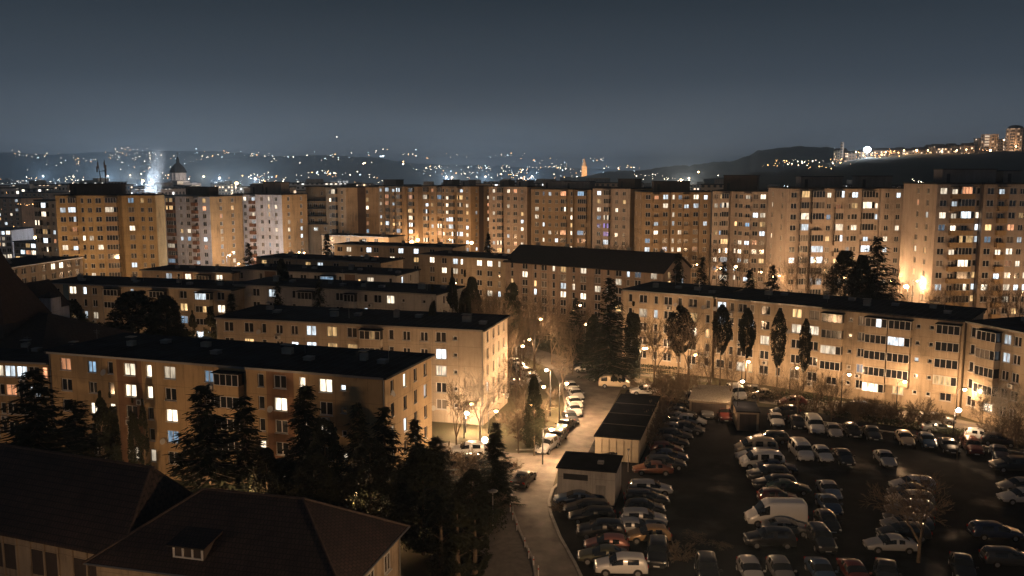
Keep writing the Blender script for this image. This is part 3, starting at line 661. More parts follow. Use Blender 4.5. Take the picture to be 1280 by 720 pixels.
_t=LOT.node_tree; _n=N(_t,'ShaderNodeTexNoise',i_Scale=.12,i_Detail=7.0); _c=N(_t,'ShaderNodeTexCoord'); _t.links.new(_c.outputs['Object'],_n.inputs['Vector'])
_r=N(_t,'ShaderNodeMapRange'); _r.inputs[1].default_value=.36; _r.inputs[2].default_value=.46; _r.inputs[3].default_value=.35; _r.inputs[4].default_value=.97; _t.links.new(_n.outputs['Fac'],_r.inputs[0]); _t.links.new(_r.outputs[0],_t.nodes['Principled BSDF'].inputs['Roughness'])
PAVE=noisy('pavement',(.15,.135,.115),.25,1.5,.9,6,.3); KERB=noisy('kerb_stone',(.3,.28,.25),.2,2,.85)
CITYG=noisy('city_ground',(.05,.048,.045),.5,.02,.95,8)
m=MB(); 
gs=260; xs=[-9000,-4000,-1500,-500,-200,0,200,500,1500,4000,9000]; ys=[-60,0,200,500,1500,4000,11000]
for i in range(len(xs)-1):
    for j in range(len(ys)-1): m.face([(xs[i],ys[j],0),(xs[i+1],ys[j],0),(xs[i+1],ys[j+1],0),(xs[i],ys[j+1],0)])
tag(m.build('ground',[GRASS]),kind='structure')
def sheet(name,px,z,mat,world=None):
    p=world or wpts(px); m=MB(); m.face([(x,y,z) for x,y in p]); o=m.build(name,[mat])
    b=bmesh.new(); b.from_mesh(o.data); bmesh.ops.triangulate(b,faces=b.faces[:]); bmesh.ops.recalc_face_normals(b,faces=b.faces[:])
    for f in b.faces:
        if f.normal.z<0: f.normal_flip()
    b.to_mesh(o.data); b.free(); return tag(o,kind='structure')
sheet('parking_lot',[(742,760),(700,676),(690,640),(690,612),(745,548),(790,478),(860,503),(905,505),(1000,512),(1100,530),(1220,548),(1330,575),(1500,760)],.004,LOT)
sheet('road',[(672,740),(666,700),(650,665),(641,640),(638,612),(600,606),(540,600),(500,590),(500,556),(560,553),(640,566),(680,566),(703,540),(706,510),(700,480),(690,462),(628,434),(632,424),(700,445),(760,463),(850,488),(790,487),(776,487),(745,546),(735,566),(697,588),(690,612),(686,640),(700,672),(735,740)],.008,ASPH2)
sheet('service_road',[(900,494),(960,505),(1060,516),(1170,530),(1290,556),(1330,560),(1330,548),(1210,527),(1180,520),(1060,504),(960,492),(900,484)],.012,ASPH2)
sheet('footpath',[(560,740),(600,690),(628,640),(636,612),(641,640),(650,665),(666,700),(672,740)],.006,PAVE)
def ribbon(name,px,wd,hh,mat,kind='structure',cat=None,label=None,z=0):
    p=[Vector((*ground(u,v),0)) for u,v in px]; m=MB()
    for a,b in zip(p,p[1:]):
        d=(b-a).normalized(); n=Vector((-d.y,d.x,0))*wd/2
        q=[a-n,b-n,b+n,a+n]; m.prism([(v.x,v.y) for v in (q[0],q[3],q[2],q[1])][::-1],z,z+hh)
    o=m.build(name,[mat]); return tag(o,label,cat,kind=kind)
ribbon('kerb',[(735,740),(718,704),(700,672),(688,642),(686,628),(691,612),(700,604)],.28,.14,KERB)
ribbon('kerb',[(672,740),(666,700),(650,665),(641,640),(639,612)],.22,.12,KERB)
ribbon('kerb',[(700,478),(707,505),(703,538),(684,562),(645,563)],.25,.12,KERB)
ribbon('kerb',[(960,492),(1060,504),(1180,520)],.25,.12,KERB)
ribbon('kerb',[(1010,525),(1110,540),(1220,557),(1310,572)],.25,.12,KERB)

# ================= hills, distant =================
def hill(name, prof, d, depth_front, depth_back, mat, bump=2.0, seedz=0, n=140, zfoot=0):
    """prof: photo profile of the ridge at distance d"""
    m=MB(); us=[prof[0][0]+(prof[-1][0]-prof[0][0])*i/n for i in range(n+1)]
    def pv(u):
        for (a,va),(b,vb) in zip(prof,prof[1:]):
            if a<=u<=b: t=(u-a)/(b-a); t=t*t*(3-2*t); return va+(vb-va)*t
        return prof[-1][1]
    rows=26; b0=len(m.v)
    for j in range(rows+1):
        s=j/rows
        for u in us:
            zr=zat(pv(u),d); 
            if s<=.6: k=s/.6; Y=d-depth_front*(1-k); prf=math.sin(k*math.pi/2)**1.1
            else: k=(s-.6)/.4; Y=d+depth_back*k; prf=math.cos(k*math.pi/2)
            X=xat(u,d,zr)*(Y/d)
            z=zr*prf+ (noise.noise(Vector((X*.02,Y*.02,seedz)))+.6*noise.noise(Vector((X*.07,Y*.07,seedz))))*bump*prf
            m.v.append((X,Y,z-1))
    for j in range(rows):
        for i in range(n):
            a=j*(n+1)+i; m.f.append((a,a+1,a+n+2,a+n+1)); m.m.append(0)
    return tag(m.build(name,[mat],smooth=True),kind='structure')
WOODS=noisy('wooded_slope',(.03,.035,.022),.5,.03,1,10,0,c2=(.05,.05,.035)); FIELD=noisy('hill_meadow',(.045,.05,.035),.4,.015,1,8)
hill('far_hills',[(-300,190),(0,192),(60,194),(150,191),(250,190),(360,196),(470,202),(560,206),(680,210),(800,213),(900,212),(1100,210),(1300,205),(1600,200)],5200,2600,900,FIELD,10,1)
hill('valley_hill',[(170,222),(260,200),(330,196),(400,194),(470,197),(500,202),(530,214),(560,222)],2700,900,600,WOODS,4,2)
hill('wooded_hill',[(700,222),(780,214),(850,208),(905,202),(935,194),(950,188),(985,184),(1030,184),(1060,188),(1110,196),(1180,205)],1500,420,350,WOODS,5,3)
hill('hill_slope',[(880,223),(960,213),(1040,203),(1090,196),(1160,192),(1280,188),(1420,184),(1600,182)],900,420,350,FIELD,1.5,4)

# ================= distant city =================
def citymat(name,c,lit,warm,s=2.2):
    m,t,b=nt(name); tc=N(t,'ShaderNodeTexCoord'); ge=N(t,'ShaderNodeNewGeometry')
    sx=N(t,'ShaderNodeSeparateXYZ'); t.links.new(tc.outputs['Object'],sx.inputs[0])
    ad=N(t,'ShaderNodeMath',operation='ADD'); t.links.new(sx.outputs[0],ad.inputs[0]); t.links.new(sx.outputs[1],ad.inputs[1])
    def cell(o,per,frac):
        d=N(t,'ShaderNodeMath',operation='DIVIDE'); d.inputs[1].default_value=per; t.links.new(o,d.inputs[0])
        f=N(t,'ShaderNodeMath',operation='FLOOR'); t.links.new(d.outputs[0],f.inputs[0])
        r=N(t,'ShaderNodeMath',operation='FRACT'); t.links.new(d.outputs[0],r.inputs[0])
        g=N(t,'ShaderNodeMath',operation='LESS_THAN'); g.inputs[1].default_value=frac; t.links.new(r.outputs[0],g.inputs[0]); return f.outputs[0],g.outputs[0]
    fx,gx=cell(ad.outputs[0],3.1,.5); fz,gz=cell(sx.outputs[2],2.8,.5)
    oi=N(t,'ShaderNodeObjectInfo'); cb=N(t,'ShaderNodeCombineXYZ'); t.links.new(fx,cb.inputs[0]); t.links.new(fz,cb.inputs[1]); t.links.new(oi.outputs['Random'],cb.inputs[2])
    wn=N(t,'ShaderNodeTexWhiteNoise',noise_dimensions='3D'); t.links.new(cb.outputs[0],wn.inputs[0])
    lt=N(t,'ShaderNodeMath',operation='LESS_THAN'); lt.inputs[1].default_value=lit; t.links.new(wn.outputs['Value'],lt.inputs[0])
    mk=N(t,'ShaderNodeMath',operation='MULTIPLY'); t.links.new(gx,mk.inputs[0]); t.links.new(gz,mk.inputs[1])
    sn=N(t,'ShaderNodeSeparateXYZ'); t.links.new(ge.outputs['Normal'],sn.inputs[0]); ab=N(t,'ShaderNodeMath',operation='LESS_THAN'); ab.inputs[1].default_value=.5; t.links.new(sn.outputs[2],ab.inputs[0])
    mk1=N(t,'ShaderNodeMath',operation='MULTIPLY'); t.links.new(mk.outputs[0],mk1.inputs[0]); t.links.new(ab.outputs[0],mk1.inputs[1])
    mk2=N(t,'ShaderNodeMath',operation='MULTIPLY'); t.links.new(mk1.outputs[0],mk2.inputs[0]); t.links.new(lt.outputs[0],mk2.inputs[1])
    st=N(t,'ShaderNodeMath',operation='MULTIPLY'); st.inputs[1].default_value=s; t.links.new(mk2.outputs[0],st.inputs[0]); t.links.new(st.outputs[0],b.inputs['Emission Strength'])
    rp=ramp(t,[(0,rgb((1,.6,.3)) if warm else rgb((1,.85,.65))),(1,rgb((1,.9,.75)) if warm else rgb((.75,.88,1)))]); t.links.new(wn.outputs['Color'],rp.inputs[0]); t.links.new(rp.outputs[0],b.inputs['Emission Color'])
    mi=N(t,'ShaderNodeMix',data_type='RGBA'); t.links.new(mk1.outputs[0],mi.inputs[0]); mi.inputs[6].default_value=rgb(c); mi.inputs[7].default_value=rgb((.03,.03,.035)); t.links.new(mi.outputs[2],b.inputs['Base Color']); b.inputs['Roughness'].default_value=.85
    m.cycles.emission_sampling='NONE'; return m
CM=[citymat('far_block_beige',(.4,.34,.28),.28,True),citymat('far_block_white',(.5,.5,.52),.3,False),citymat('far_block_grey',(.3,.3,.32),.22,False),citymat('far_block_brown',(.3,.22,.16),.22,True)]
rng=random.Random(99)
def farblock(X,Y,w,dp,h,rz,mi,g='hazy apartment blocks of the distant city',lab='hazy apartment block of the distant city beyond the towers'):
    m=MB(); m.box(-w/2,w/2,-dp/2,dp/2,0,h,0,'b'); m.box(-w/2-.3,w/2+.3,-dp/2-.3,dp/2+.3,h,h+.5,1)
    if rng.random()<.6: m.box(-w*.2,w*.1,-2,2,h+.5,h+3,2)
    return tag(m.build('far_apartment_block',[CM[mi],ROOF,GREYW],loc=(X,Y,0),rz=rz),lab,'apartment block',g)
for i in range(230):
    Y=420*(2800/420)**(rng.random()**.8); u=rng.uniform(-40,1330)
    if u>930 and Y>1000: continue
    if 460<u<500 and Y<480: continue
    hmax=33-(rng.uniform(8,24))*Y/F-1
    h=max(8,min(hmax,31)); 
    if Y<700 and h>27: h=rng.uniform(16,27)
    farblock((u-640)/F*Y,Y,rng.uniform(14,50),rng.uniform(10,16),h,R(rng.choice([-16,-12,0,8,74,80])),rng.choice([0,1,1,2,3]))
# ridge houses on the right hill
for i in range(26):
    u=1052+i*9.2+rng.uniform(-2,2); Y=905+rng.uniform(0,25); vb=zat(199-(u-1050)*.045,Y); h=rng.uniform(6,10)
    if u>1218: h=rng.uniform(13,20) if rng.random()<.5 else 9
    m=MB(); w=rng.uniform(7,13); m.box(-w/2,w/2,-5,5,-4,h,0); 
    if h<11: 
        for s in (-1,1): m.face([(-w/2-.5,s*5.5,h),(w/2+.5,s*5.5,h),(w/2+.5,0,h+2.6),(-w/2-.5,0,h+2.6)],1)
    else: m.box(-w/2-.4,w/2+.4,-5.4,5.4,h,h+.6,1)
    tag(m.build('hill_house',[CM[3 if i%3 else 0],ROOFT],loc=(xat(u,Y,vb),Y,vb-1)),'orange lit house strung along the right hill ridge','house','houses along the right hill ridge')
CMH=citymat('hilltop_block',(.3,.24,.2),.22,True,.9)
def rtower(u,Y,v0,v1,w,label,dome=False):
    z0=zat(v0,Y); z1=zat(v1,Y); m=MB(); m.prism([(w*math.cos(R(a)),w*math.sin(R(a))) for a in range(0,360,30)],0,z1-z0,0,1)
    if dome: m.ball((0,0,z1-z0),w*.95,1,12,6,.5)
    tag(m.build('hill_tower',[CMH,ROOF],loc=(xat(u,Y,z0),Y,z0)),label,'tower')
rtower(1267,890,190,161,8,'round domed apartment tower on the far right hilltop',True)
rtower(1236,900,189,168,8,'grey block tower with lit windows left of the round hilltop tower')
rtower(1052,900,198,178,1.6,'thin dark tower at the left end of the hill ridge houses')
# church dome
def dome_church():
    Y=640; X=xat(223,Y,30); o=empty('domed_church',(X,Y,0),0,label='church dome with lantern and cross rising behind the towers, left',cat='church')
    def ring(m,r0,z0,r1,z1,n=16,mi=0):
        for i in range(n):
            a=2*math.pi*i/n; b=2*math.pi*(i+1)/n
            m.face([(r0*math.cos(a),r0*math.sin(a),z0),(r0*math.cos(b),r0*math.sin(b),z0),(r1*math.cos(b),r1*math.sin(b),z1),(r1*math.cos(a),r1*math.sin(a),z1)],mi)
    z=lambda v: zat(v,Y)
    m=MB(); ring(m,7.5,0,7.5,z(226)); ring(m,4.9,z(226)-1,4.9,z(216)); m.box(-13,13,-9,9,0,z(229)); m.build('wall',[WHT],o)
    m=MB(); ring(m,8.6,z(230),6.0,z(226)); ring(m,6.0,z(226),5.4,z(225.5)); m.build('skirt_roof',[ROOF],o)
    for k in range(12):
        a=2*math.pi*k/12; c=MB(); c.tube((5.15*math.cos(a),5.15*math.sin(a),z(225)),(5.15*math.cos(a),5.15*math.sin(a),z(216.5)),.35,.35,6); c.build('column',[WHT],o)
    m=MB(); st=[(5.9,215.5),(5.6,213.8),(4.9,211),(3.8,208),(2.4,205.5),(1.3,203.8),(1.0,201),(1.2,200.5),(.7,197.5),(.12,195.6)]
    ring(m,5.1,z(216),5.9,z(215.5))
    for (a,va),(b,vb) in zip(st,st[1:]): ring(m,a,z(va),b,z(vb))
    m.build('dome',[ROOF],o)
    m=MB(); m.box(-.12,.12,-.12,.12,z(195.7),z(190)); m.box(-.9,.9,-.1,.1,z(192.5),z(192.1)); m.build('cross',[METAL],o)
dome_church()
# lit spire
STONE=noisy('church_stone',(.45,.36,.25),.3,.2,.9)
def spire():
    Y=1900; X=xat(730,Y,10); o=empty('church_spire',(X,Y,0),0,label='floodlit orange gothic church spire on the distant horizon, centre',cat='church')
    z=lambda v: zat(v,Y); m=MB(); m.box(-5.5,5.5,-5.5,5.5,0,z(208)); m.build('tower_wall',[STONE],o)
    m=MB(); 
    for i in range(8):
        a=R(45*i); b=R(45*(i+1)); m.face([(6*math.cos(a),6*math.sin(a),z(208)),(6*math.cos(b),6*math.sin(b),z(208)),(0,0,z(197))])
    m.build('spire',[STONE],o)
    m=MB(); m.box(8,40,-9,9,0,14); m.face([(7,-10,14),(41,-10,14),(41,0,24),(7,0,24)]); m.build('nave',[STONE],o)
    li=bpy.data.lights.new('floodlight','SPOT'); li.energy=7e5; li.color=(1,.5,.17); li.spot_size=R(60); li.shadow_soft_size=1
    l=bpy.data.objects.new('floodlight',li); col.objects.link(l); l.parent=o; l.location=(-10,-70,8); l.rotation_euler=(R(112),0,R(-8))
spire()
# far lights
FL=[emis('far_lamp_sodium',(1,.5,.18),28),emis('far_lamp_white',(1,.82,.62),26),emis('far_lamp_cool',(.7,.88,1),22)]
m=MB(); rng=random.Random(5)
def fl(u,v,Y,mi=None,r=None):
    z=zat(v,Y); mi=rng.choice([0,1,1,2]) if mi is None else mi; r=r or rng.choice((.14,.18,.22,.26,.4))*Y/F
    c=(xat(u,Y,z),Y,max(z,2)); b=len(m.v)
    m.v.extend([(c[0]+r,c[1],c[2]),(c[0]-r,c[1],c[2]),(c[0],c[1]+r,c[2]),(c[0],c[1]-r,c[2]),(c[0],c[1],c[2]+r),(c[0],c[1],c[2]-r)])
    for q in ((0,2,4),(2,1,4),(1,3,4),(3,0,4),(2,0,5),(1,2,5),(3,1,5),(0,3,5)): m.f.append(tuple(b+i for i in q)); m.m.append(mi)
def cluster(u0,u1,v0,v1,Y0,Y1,n,cl=.5,mi=None):
    cs=[(rng.uniform(u0,u1),rng.uniform(v0,v1)) for _ in range(max(1,n//8))]
    for i in range(int(n*1.6)):
        if rng.random()<cl: c=rng.choice(cs); u,v=c[0]+rng.gauss(0,9),c[1]+rng.gauss(0,2)
        else: u,v=rng.uniform(u0,u1),rng.uniform(v0,v1)
        fl(u,min(max(v,v0-2),v1+3),rng.uniform(Y0,Y1),mi)
cluster(0,60,188,196,3900,4200,14); cluster(40,160,190,215,3000,3600,34); cluster(130,260,184,212,3000,3600,60); cluster(230,330,188,214,3000,3600,44); cluster(315,350,186,202,3000,3500,16,.8)
cluster(330,480,190,204,2050,2300,16,.5); cluster(440,540,186,198,4300,4500,12,.3); cluster(540,660,191,197,4300,4500,12,.4); cluster(530,640,206,222,1800,2500,60,.6); cluster(640,800,207,224,1500,2400,70,.6)
cluster(0,140,222,232,900,1500,50,.6); cluster(320,470,214,228,1200,1700,46,.6); cluster(150,330,218,230,1000,1600,30,.6); cluster(640,760,197,204,4300,4500,16,.4); cluster(780,900,218,228,900,1300,26,.5,1)
cluster(960,1060,199,212,690,820,26,.6,0); cluster(1000,1060,201,207,700,800,14,.6,1); cluster(1085,1280,188,192,840,880,26,.5,0); cluster(1060,1110,190,197,820,860,14,.5,0); cluster(1090,1280,226,236,330,420,14,.5,1); cluster(960,1100,222,234,420,600,22,.5,2)
cluster(0,70,240,300,330,420,14,.5,0)
fl(634,163,1,1) if False else None
fl(421,171,3500,1,1.3); fl(456,203.5,2200,0,1.6); fl(454,204.5,2200,1,1.4); fl(479,195,2400,2,2.2); fl(476,195.5,2400,2,1.6); fl(504,205,2200,1,1.8); fl(873,215,1100,0,1.2); fl(504,202,2200,0,1.2)
tag(m.build('distant_city_lights',FL),kind='stuff',label='countless pinpoint street and house lights across the distant valley and hills',cat='lights')

# ================= lamps =================
SOD=(1,.59,.3); WRM=(1,.63,.35); COOL=(.8,.92,1)
BULB=emis('sodium_bulb',(1,.6,.26),26); BULBW=emis('warm_white_bulb',(1,.8,.55),30); BULBC=emis('floodlight_bulb',(.85,.95,1),60)
nl=[0]
def lamp(label,X,Y,z,power,color=SOD,arm=0.0,kind='arm',rz=0,bulb=BULB,r=.22,group=None,size=.25):
    o=empty('street_lamp',(X,Y,0),rz,label=label,cat='street lamp',group=group)
    if kind=='arm':
        m=MB(); m.tube((0,0,0),(0,0,z*.96),.09,.055,8); m.tube((0,0,z*.96),(arm*.5,0,z+.12),.045,.04,6); m.tube((arm*.5,0,z+.12),(arm,0,z+.15),.04,.035,6); m.build('pole',[DARKMETAL],o)
        m=MB(); m.box(arm-.18,arm+.5,-.14,.14,z+.08,z+.2); m.build('lamp_head',[DARKMETAL],o)
        m=MB(); m.ball((arm+.16,0,z-.06),r*1.15,0,12,8,.8); m.build('bulb',[bulb],o,smooth=True)
        lx=(arm+.16,0,z-.06-r*.95-size-.05)
    else:
        m=MB(); m.tube((0,0,0),(0,0,z-r),.07,.05,8); m.build('pole',[METAL],o)
        m=MB(); m.ball((0,0,z),r,0,14,10); m.build('globe',[bulb],o,smooth=True)
        lx=(0,0,z+r+size+.03)
    li=bpy.data.lights.new('lamp_light','POINT'); li.energy=power; li.color=color; li.shadow_soft_size=size
    l=bpy.data.objects.new('lamp_light',li); col.objects.link(l); l.parent=o; l.location=lx; nl[0]+=1
    return o
def plamp(label,u,v,z,power,**k):
    X,Y=ground(u,v,z); return lamp(label,X,Y,z,power,**k)
PW=1.0
plamp('bright white globe lamp beside the parked white car, at the lit corner',606,550,4.6,2400*PW,kind='globe',bulb=BULBW,color=WRM,r=.33,size=.15)
plamp('lamp flooding the pale wall corner behind the bare white trunked tree',582,516,2.6,3600*PW,color=WRM,bulb=BULBW,r=.3)
plamp('street lamp at the far bend where the street runs out between bare trees',645,432,8,1800*PW,arm=.8)
plamp('street lamp between the bare trees left of the curved kerb road',688,462,6.5,2600*PW,arm=-.7,bulb=BULBW)
plamp('lamp glowing among bare trees by the tan block wall, centre right',800,435,5,2400*PW,arm=.5)
plamp('street lamp standing beside the small white van and lit garage roof',923,476,6,1500*PW,arm=.4,bulb=BULBW)
plamp('wall side lamp glowing white at the foot of the peach block',1193.5,512,4.2,1200*PW,arm=.3,bulb=BULBW,color=WRM,r=.3)
plamp('left head of the twin street lamp behind the peach block roof',1135,358,9.5,2400*PW,arm=-.5,r=.42); plamp('right head of the twin street lamp behind the peach block roof',1150,358.5,9.5,2400*PW,arm=.5,r=.42)
plamp('street lamp in front of the greyish tower, seen through bare trees',917,333,9,3500*PW,arm=.4,r=.35)
plamp('low lamp near the entrance of the gabled roof block',732,405.5,4,900*PW,kind='globe',r=.25)
for (u,v,lab) in ((461,286,'leftmost street lamp at the foot of the dense balcony tower'),(497,288,'second street lamp at the foot of the dense balcony tower'),(546,291.5,'street lamp left of the bright lamp pair below the glazed tower'),(555,291,'street lamp right of the first of the lamp pair below the glazed tower'),(567,283,'highest and brightest lamp between the two balcony towers'),(512,303,'lamp just above the low cream block roof, left of centre'),(590,292,'small lamp right of the brightest lamp between the balcony towers')):
    plamp(lab,u,v,9 if v<300 else 7,8000*PW,arm=.6,r=.75,bulb=BULB)
# hidden or unframed lamps the facades are lit by
HID='street lamps mostly hidden behind roofs and trees'; HL='street lamp hidden behind roofs and trees, lighting the facades around it'
def hid(X,Y,p,z=8,color=SOD,**k): lamp(HL,X,Y,z,p,color=color,arm=.8,group=HID,**k)
K1=1.3
for X,Y,p,z in ((-47,77,1500,4.5),(-36,76,1700,4.5),(-25,75,1700,4.5),(-15,76,900,4.5),(-62,84,1200,5),
              (-42,112,500,6),(-28,108,500,6),(-15,104,700,6),(-6,107,600,4.5),
              (-70,146,1100,7),(-52,142,600,7),(-32,134,350,7),(-12,127,500,7),
              (-88,185,1300,8),(-68,176,700,8),(-40,166,350,8),(-20,158,400,8),(4,150,900,8),
              (-84,258,4200,9.01),(-64,266,3800,9.01),(-130,222,4200,9),(-112,220,4200,9),(-92,222,2600,9),(-74,234,1800,9),(-58,246,3600,9),(-104,258,2600,9),(-66,268,3600,9),(-86,268,3000,9),(-45,270,4200,9),(-28,262,3600,9),
              (-10,262,4200,9),(4,262,3600,9),(18,258,3600,9),(34,240,3600,9),(48,232,3200,9),(62,206,2200,9),(76,202,2400,9),(90,196,2200,9),(104,178,2400,9),(118,176,2600,9),(60,204,1600,9),(84,196,1600,9),
              (60,214,2200,9),(52,222,2200,9),(84,205,2600,9),(88,208,2600,9),
              (12,166,1300,8),(26,162,900,8),(40,156,500,8),(0,188,1100,8),(-14,200,1100,8),
              (21,141.4,720,4.6),(28,136.3,720,4.6),(35,131.2,720,4.6),(41,126.9,720,4.6),(47,122.5,720,4.6),(53,118.2,1050,4.6),(59,113.8,1050,4.6),(65,110.5,1050,4.6),(70,106.9,1050,4.6),
              (10,45,9000,9),(6.3,114,5200,5.4),(3.5,121,2600,3.2),(1.5,112,1700,3.0),(2,147,2600,5),(-3,109,900,3),(-33,47,900,6),(3.5,97,2600,4.2)):
    hid(X,Y,p*(K1 if Y>170 else 1.9 if Y<90 and X<-10 and Y>60 else 1.35),z,COOL if z==9.01 else SOD)
for X,Y,p in ((-60,305,6000),(-35,318,9000),(-15,305,6000),(-130,330,9000),(-180,330,9000),(-150,400,12000),(-100,380,12000),(60,420,9000),(-50,470,14000)): hid(X,Y,p,9,r=.5)
fr_=random.Random(8)
for k in range(22):  # not street lamps: lights added to brighten the haze and far blocks
    Y=600+k*95; X=fr_.uniform(-.55,.5)*Y
    if X>.25*Y and Y>900: X-=.3*Y
    o=lamp('added mast light brightening the haze over the distant city',X,Y,26,FARP*(Y/1000),color=[(1,.8,.62),(.7,.85,1),(.8,.9,1)][k%3],arm=.5,group='added lights for the haze over the distant city',r=.9,size=1.5)
# the hilltop floodlight
z=zat(187,860); o=lamp('brilliant floodlight on the right hill ridge outshining everything there',xat(1084,860,z),860,z,7e4,color=COOL,kind='arm',bulb=BULBC,r=2.8,size=1)
for i,(u,v) in enumerate(((1107,190),(1130,188),(1146,188),(1160,188),(1196,188),(1208,187),(1238,188),(1255,175),(1270,183),(1070,190),(1177,189))):
    Yh=880; z=zat(v,Yh); X=xat(u,Yh,z); o=empty('street_lamp',(X,Yh,z-8),0,label='orange street lamp among the ridge houses on the right hill',cat='street lamp',group='street lamps on the hill ridge')
    q=MB(); q.tube((0,0,-4),(0,0,8),.2,.15,5); q.build('pole',[METAL],o); q=MB(); q.ball((0,0,8),.95 if i in (2,6) else .6,0,8,6); q.build('bulb',[BULB],o)
    li=bpy.data.lights.new('lamp_light','POINT'); li.energy=5000; li.color=SOD; li.shadow_soft_size=.5; l=bpy.data.objects.new('lamp_light',li); col.objects.link(l); l.parent=o; l.location=(0,-4,8)
# unlit lamp post on the lawn + thin post by garage
o=empty('street_lamp',(*ground(616,657),0),0,label='unlit lamp post with a flat wide head in front of the small spruce',cat='street lamp')
zt=zat(614,ground(616,657)[1]); m=MB(); m.tube((0,0,0),(0,0,zt),.07,.05,8); m.build('pole',[KERB],o); m=MB(); m.ball((0,0,zt+.02),.5,0,12,6,.22); m.build('lamp_head',[GREYW],o,smooth=True)
o=empty('street_lamp',(*ground(785,590),0),0,label='slim unlit post between the transformer station and the orange sedan',cat='street lamp')
m=MB(); zt=zat(562,ground(785,590)[1]); m.tube((0,0,0),(0,0,zt),.05,.04,6); m.build('pole',[METAL],o); m=MB(); m.box(-.15,.15,-.3,.1,zt,zt+.08); m.build('lamp_head',[METAL],o)
o=empty('street_lamp',(*ground(373,395),0),0,label='tall thin pole rising between the white blocks, left of centre',cat='street lamp'); m=MB(); zz=zat(320,ground(373,395)[1]); m.tube((0,0,0),(0,0,zz),.09,.05,6); m.build('pole',[METAL],o)
# bollards along the road
for i,(u,v) in enumerate(((642,640),(645,650),(650,663),(660,684),(665,698),(671,708),(677,720))):
    o=empty('bollard',(*ground(u-4,v),0),0,label='thin red and white bollard in the row along the left road edge',cat='bollard',group='bollards along the road')
    m=MB(); m.tube((0,0,0),(0,0,.9),.05,.05,8,0,True); m.build('post',[FRAME],o); m=MB(); m.tube((0,0,.55),(0,0,.7),.056,.056,8,0,True); m.build('band',[plain('red_band',(.4,.05,.03))],o)

# ================= smoke =================
sm,t,b=nt('chimney_smoke'); t.nodes.remove(b); vol=N(t,'ShaderNodeVolumePrincipled'); vol.inputs['Color'].default_value=(.9,.94,1,1)
tc=N(t,'ShaderNodeTexCoord'); g=N(t,'ShaderNodeMapping'); g.inputs['Scale'].default_value=(1,1,.45); no=N(t,'ShaderNodeTexNoise',i_Scale=.16,i_Detail=4.0); t.links.new(tc.outputs['Object'],g.inputs[0]); t.links.new(g.outputs[0],no.inputs['Vector'])
sx=N(t,'ShaderNodeSeparateXYZ'); t.links.new(tc.outputs['Object'],sx.inputs[0]); fz=N(t,'ShaderNodeMapRange'); fz.inputs[1].default_value=0; fz.inputs[2].default_value=17; fz.inputs[3].default_value=1; fz.inputs[4].default_value=0; t.links.new(sx.outputs[2],fz.inputs[0])
# radial fade about the plume axis
mr=N(t,'ShaderNodeMath',operation='MULTIPLY'); mr.inputs[1].default_value=.16; t.links.new(sx.outputs[2],mr.inputs[0]); sb=N(t,'ShaderNodeMath',operation='SUBTRACT'); t.links.new(sx.outputs[0],sb.inputs[0]); t.links.new(mr.outputs[0],sb.inputs[1])
a2=N(t,'ShaderNodeMath',operation='MULTIPLY'); t.links.new(sb.outputs[0],a2.inputs[0]); t.links.new(sb.outputs[0],a2.inputs[1]); fr=N(t,'ShaderNodeMapRange'); fr.inputs[1].default_value=0; fr.inputs[2].default_value=14; fr.inputs[3].default_value=1; fr.inputs[4].default_value=0; t.links.new(a2.outputs[0],fr.inputs[0])
nn=N(t,'ShaderNodeMapRange'); nn.inputs[1].default_value=.4; nn.inputs[2].default_value=.65; t.links.new(no.outputs['Fac'],nn.inputs[0])
p1=N(t,'ShaderNodeMath',operation='MULTIPLY'); t.links.new(fz.outputs[0],p1.inputs[0]); t.links.new(fr.outputs[0],p1.inputs[1]); p2=N(t,'ShaderNodeMath',operation='MULTIPLY'); t.links.new(p1.outputs[0],p2.inputs[0]); t.links.new(nn.outputs[0],p2.inputs[1])
p3=N(t,'ShaderNodeMath',operation='MULTIPLY'); p3.inputs[1].default_value=.5; t.links.new(p2.outputs[0],p3.inputs[0]); t.links.new(p3.outputs[0],vol.inputs['Density'])
t.links.new(vol.outputs[0],t.nodes['Material Output'].inputs['Volume'])
Ys=330; Xs=xat(192,Ys,28); zs0=zat(240,Ys)
m=MB(); n=12
for k in range(6):
    z0=k*5; 
    for i in range(n):
        a=2*math.pi*i/n; b_=2*math.pi*(i+1)/n
        def P_(an,zz): r=3.6+zz*.05; return (zz*.16+r*math.cos(an),r*math.sin(an),zz)
        m.face([P_(a,z0),P_(b_,z0),P_(b_,z0+5),P_(a,z0+5)])
m.face([P_(2*math.pi*i/n,30) for i in range(n)]); m.face([P_(-2*math.pi*i/n,0) for i in range(n)])
tag(m.build('smoke_plume',[sm],loc=(Xs,Ys,zs0)),'white lit smoke plume drifting up behind the ochre tower, left of the church dome','smoke',kind='stuff')
o=empty('boiler_house',(Xs,Ys,0),0,label='tall boiler house under the smoke plume, with an added light for the plume',cat='building')
m=MB(); m.box(-6,6,1,12,0,zs0-4); m.build('wall',[GREYW],o); m=MB(); m.tube((0,3,zs0-4),(0,3,zs0-.3),1,1,10); m.build('chimney',[METAL],o)
li=bpy.data.lights.new('plume_fill_light','POINT'); li.energy=30000; li.color=(.75,.88,1); li.shadow_soft_size=.4; l=bpy.data.objects.new('plume_fill_light',li); col.objects.link(l); l.parent=o; l.location=(-2,-9,zs0+1)  # light added in front of the plume so the smoke shows white
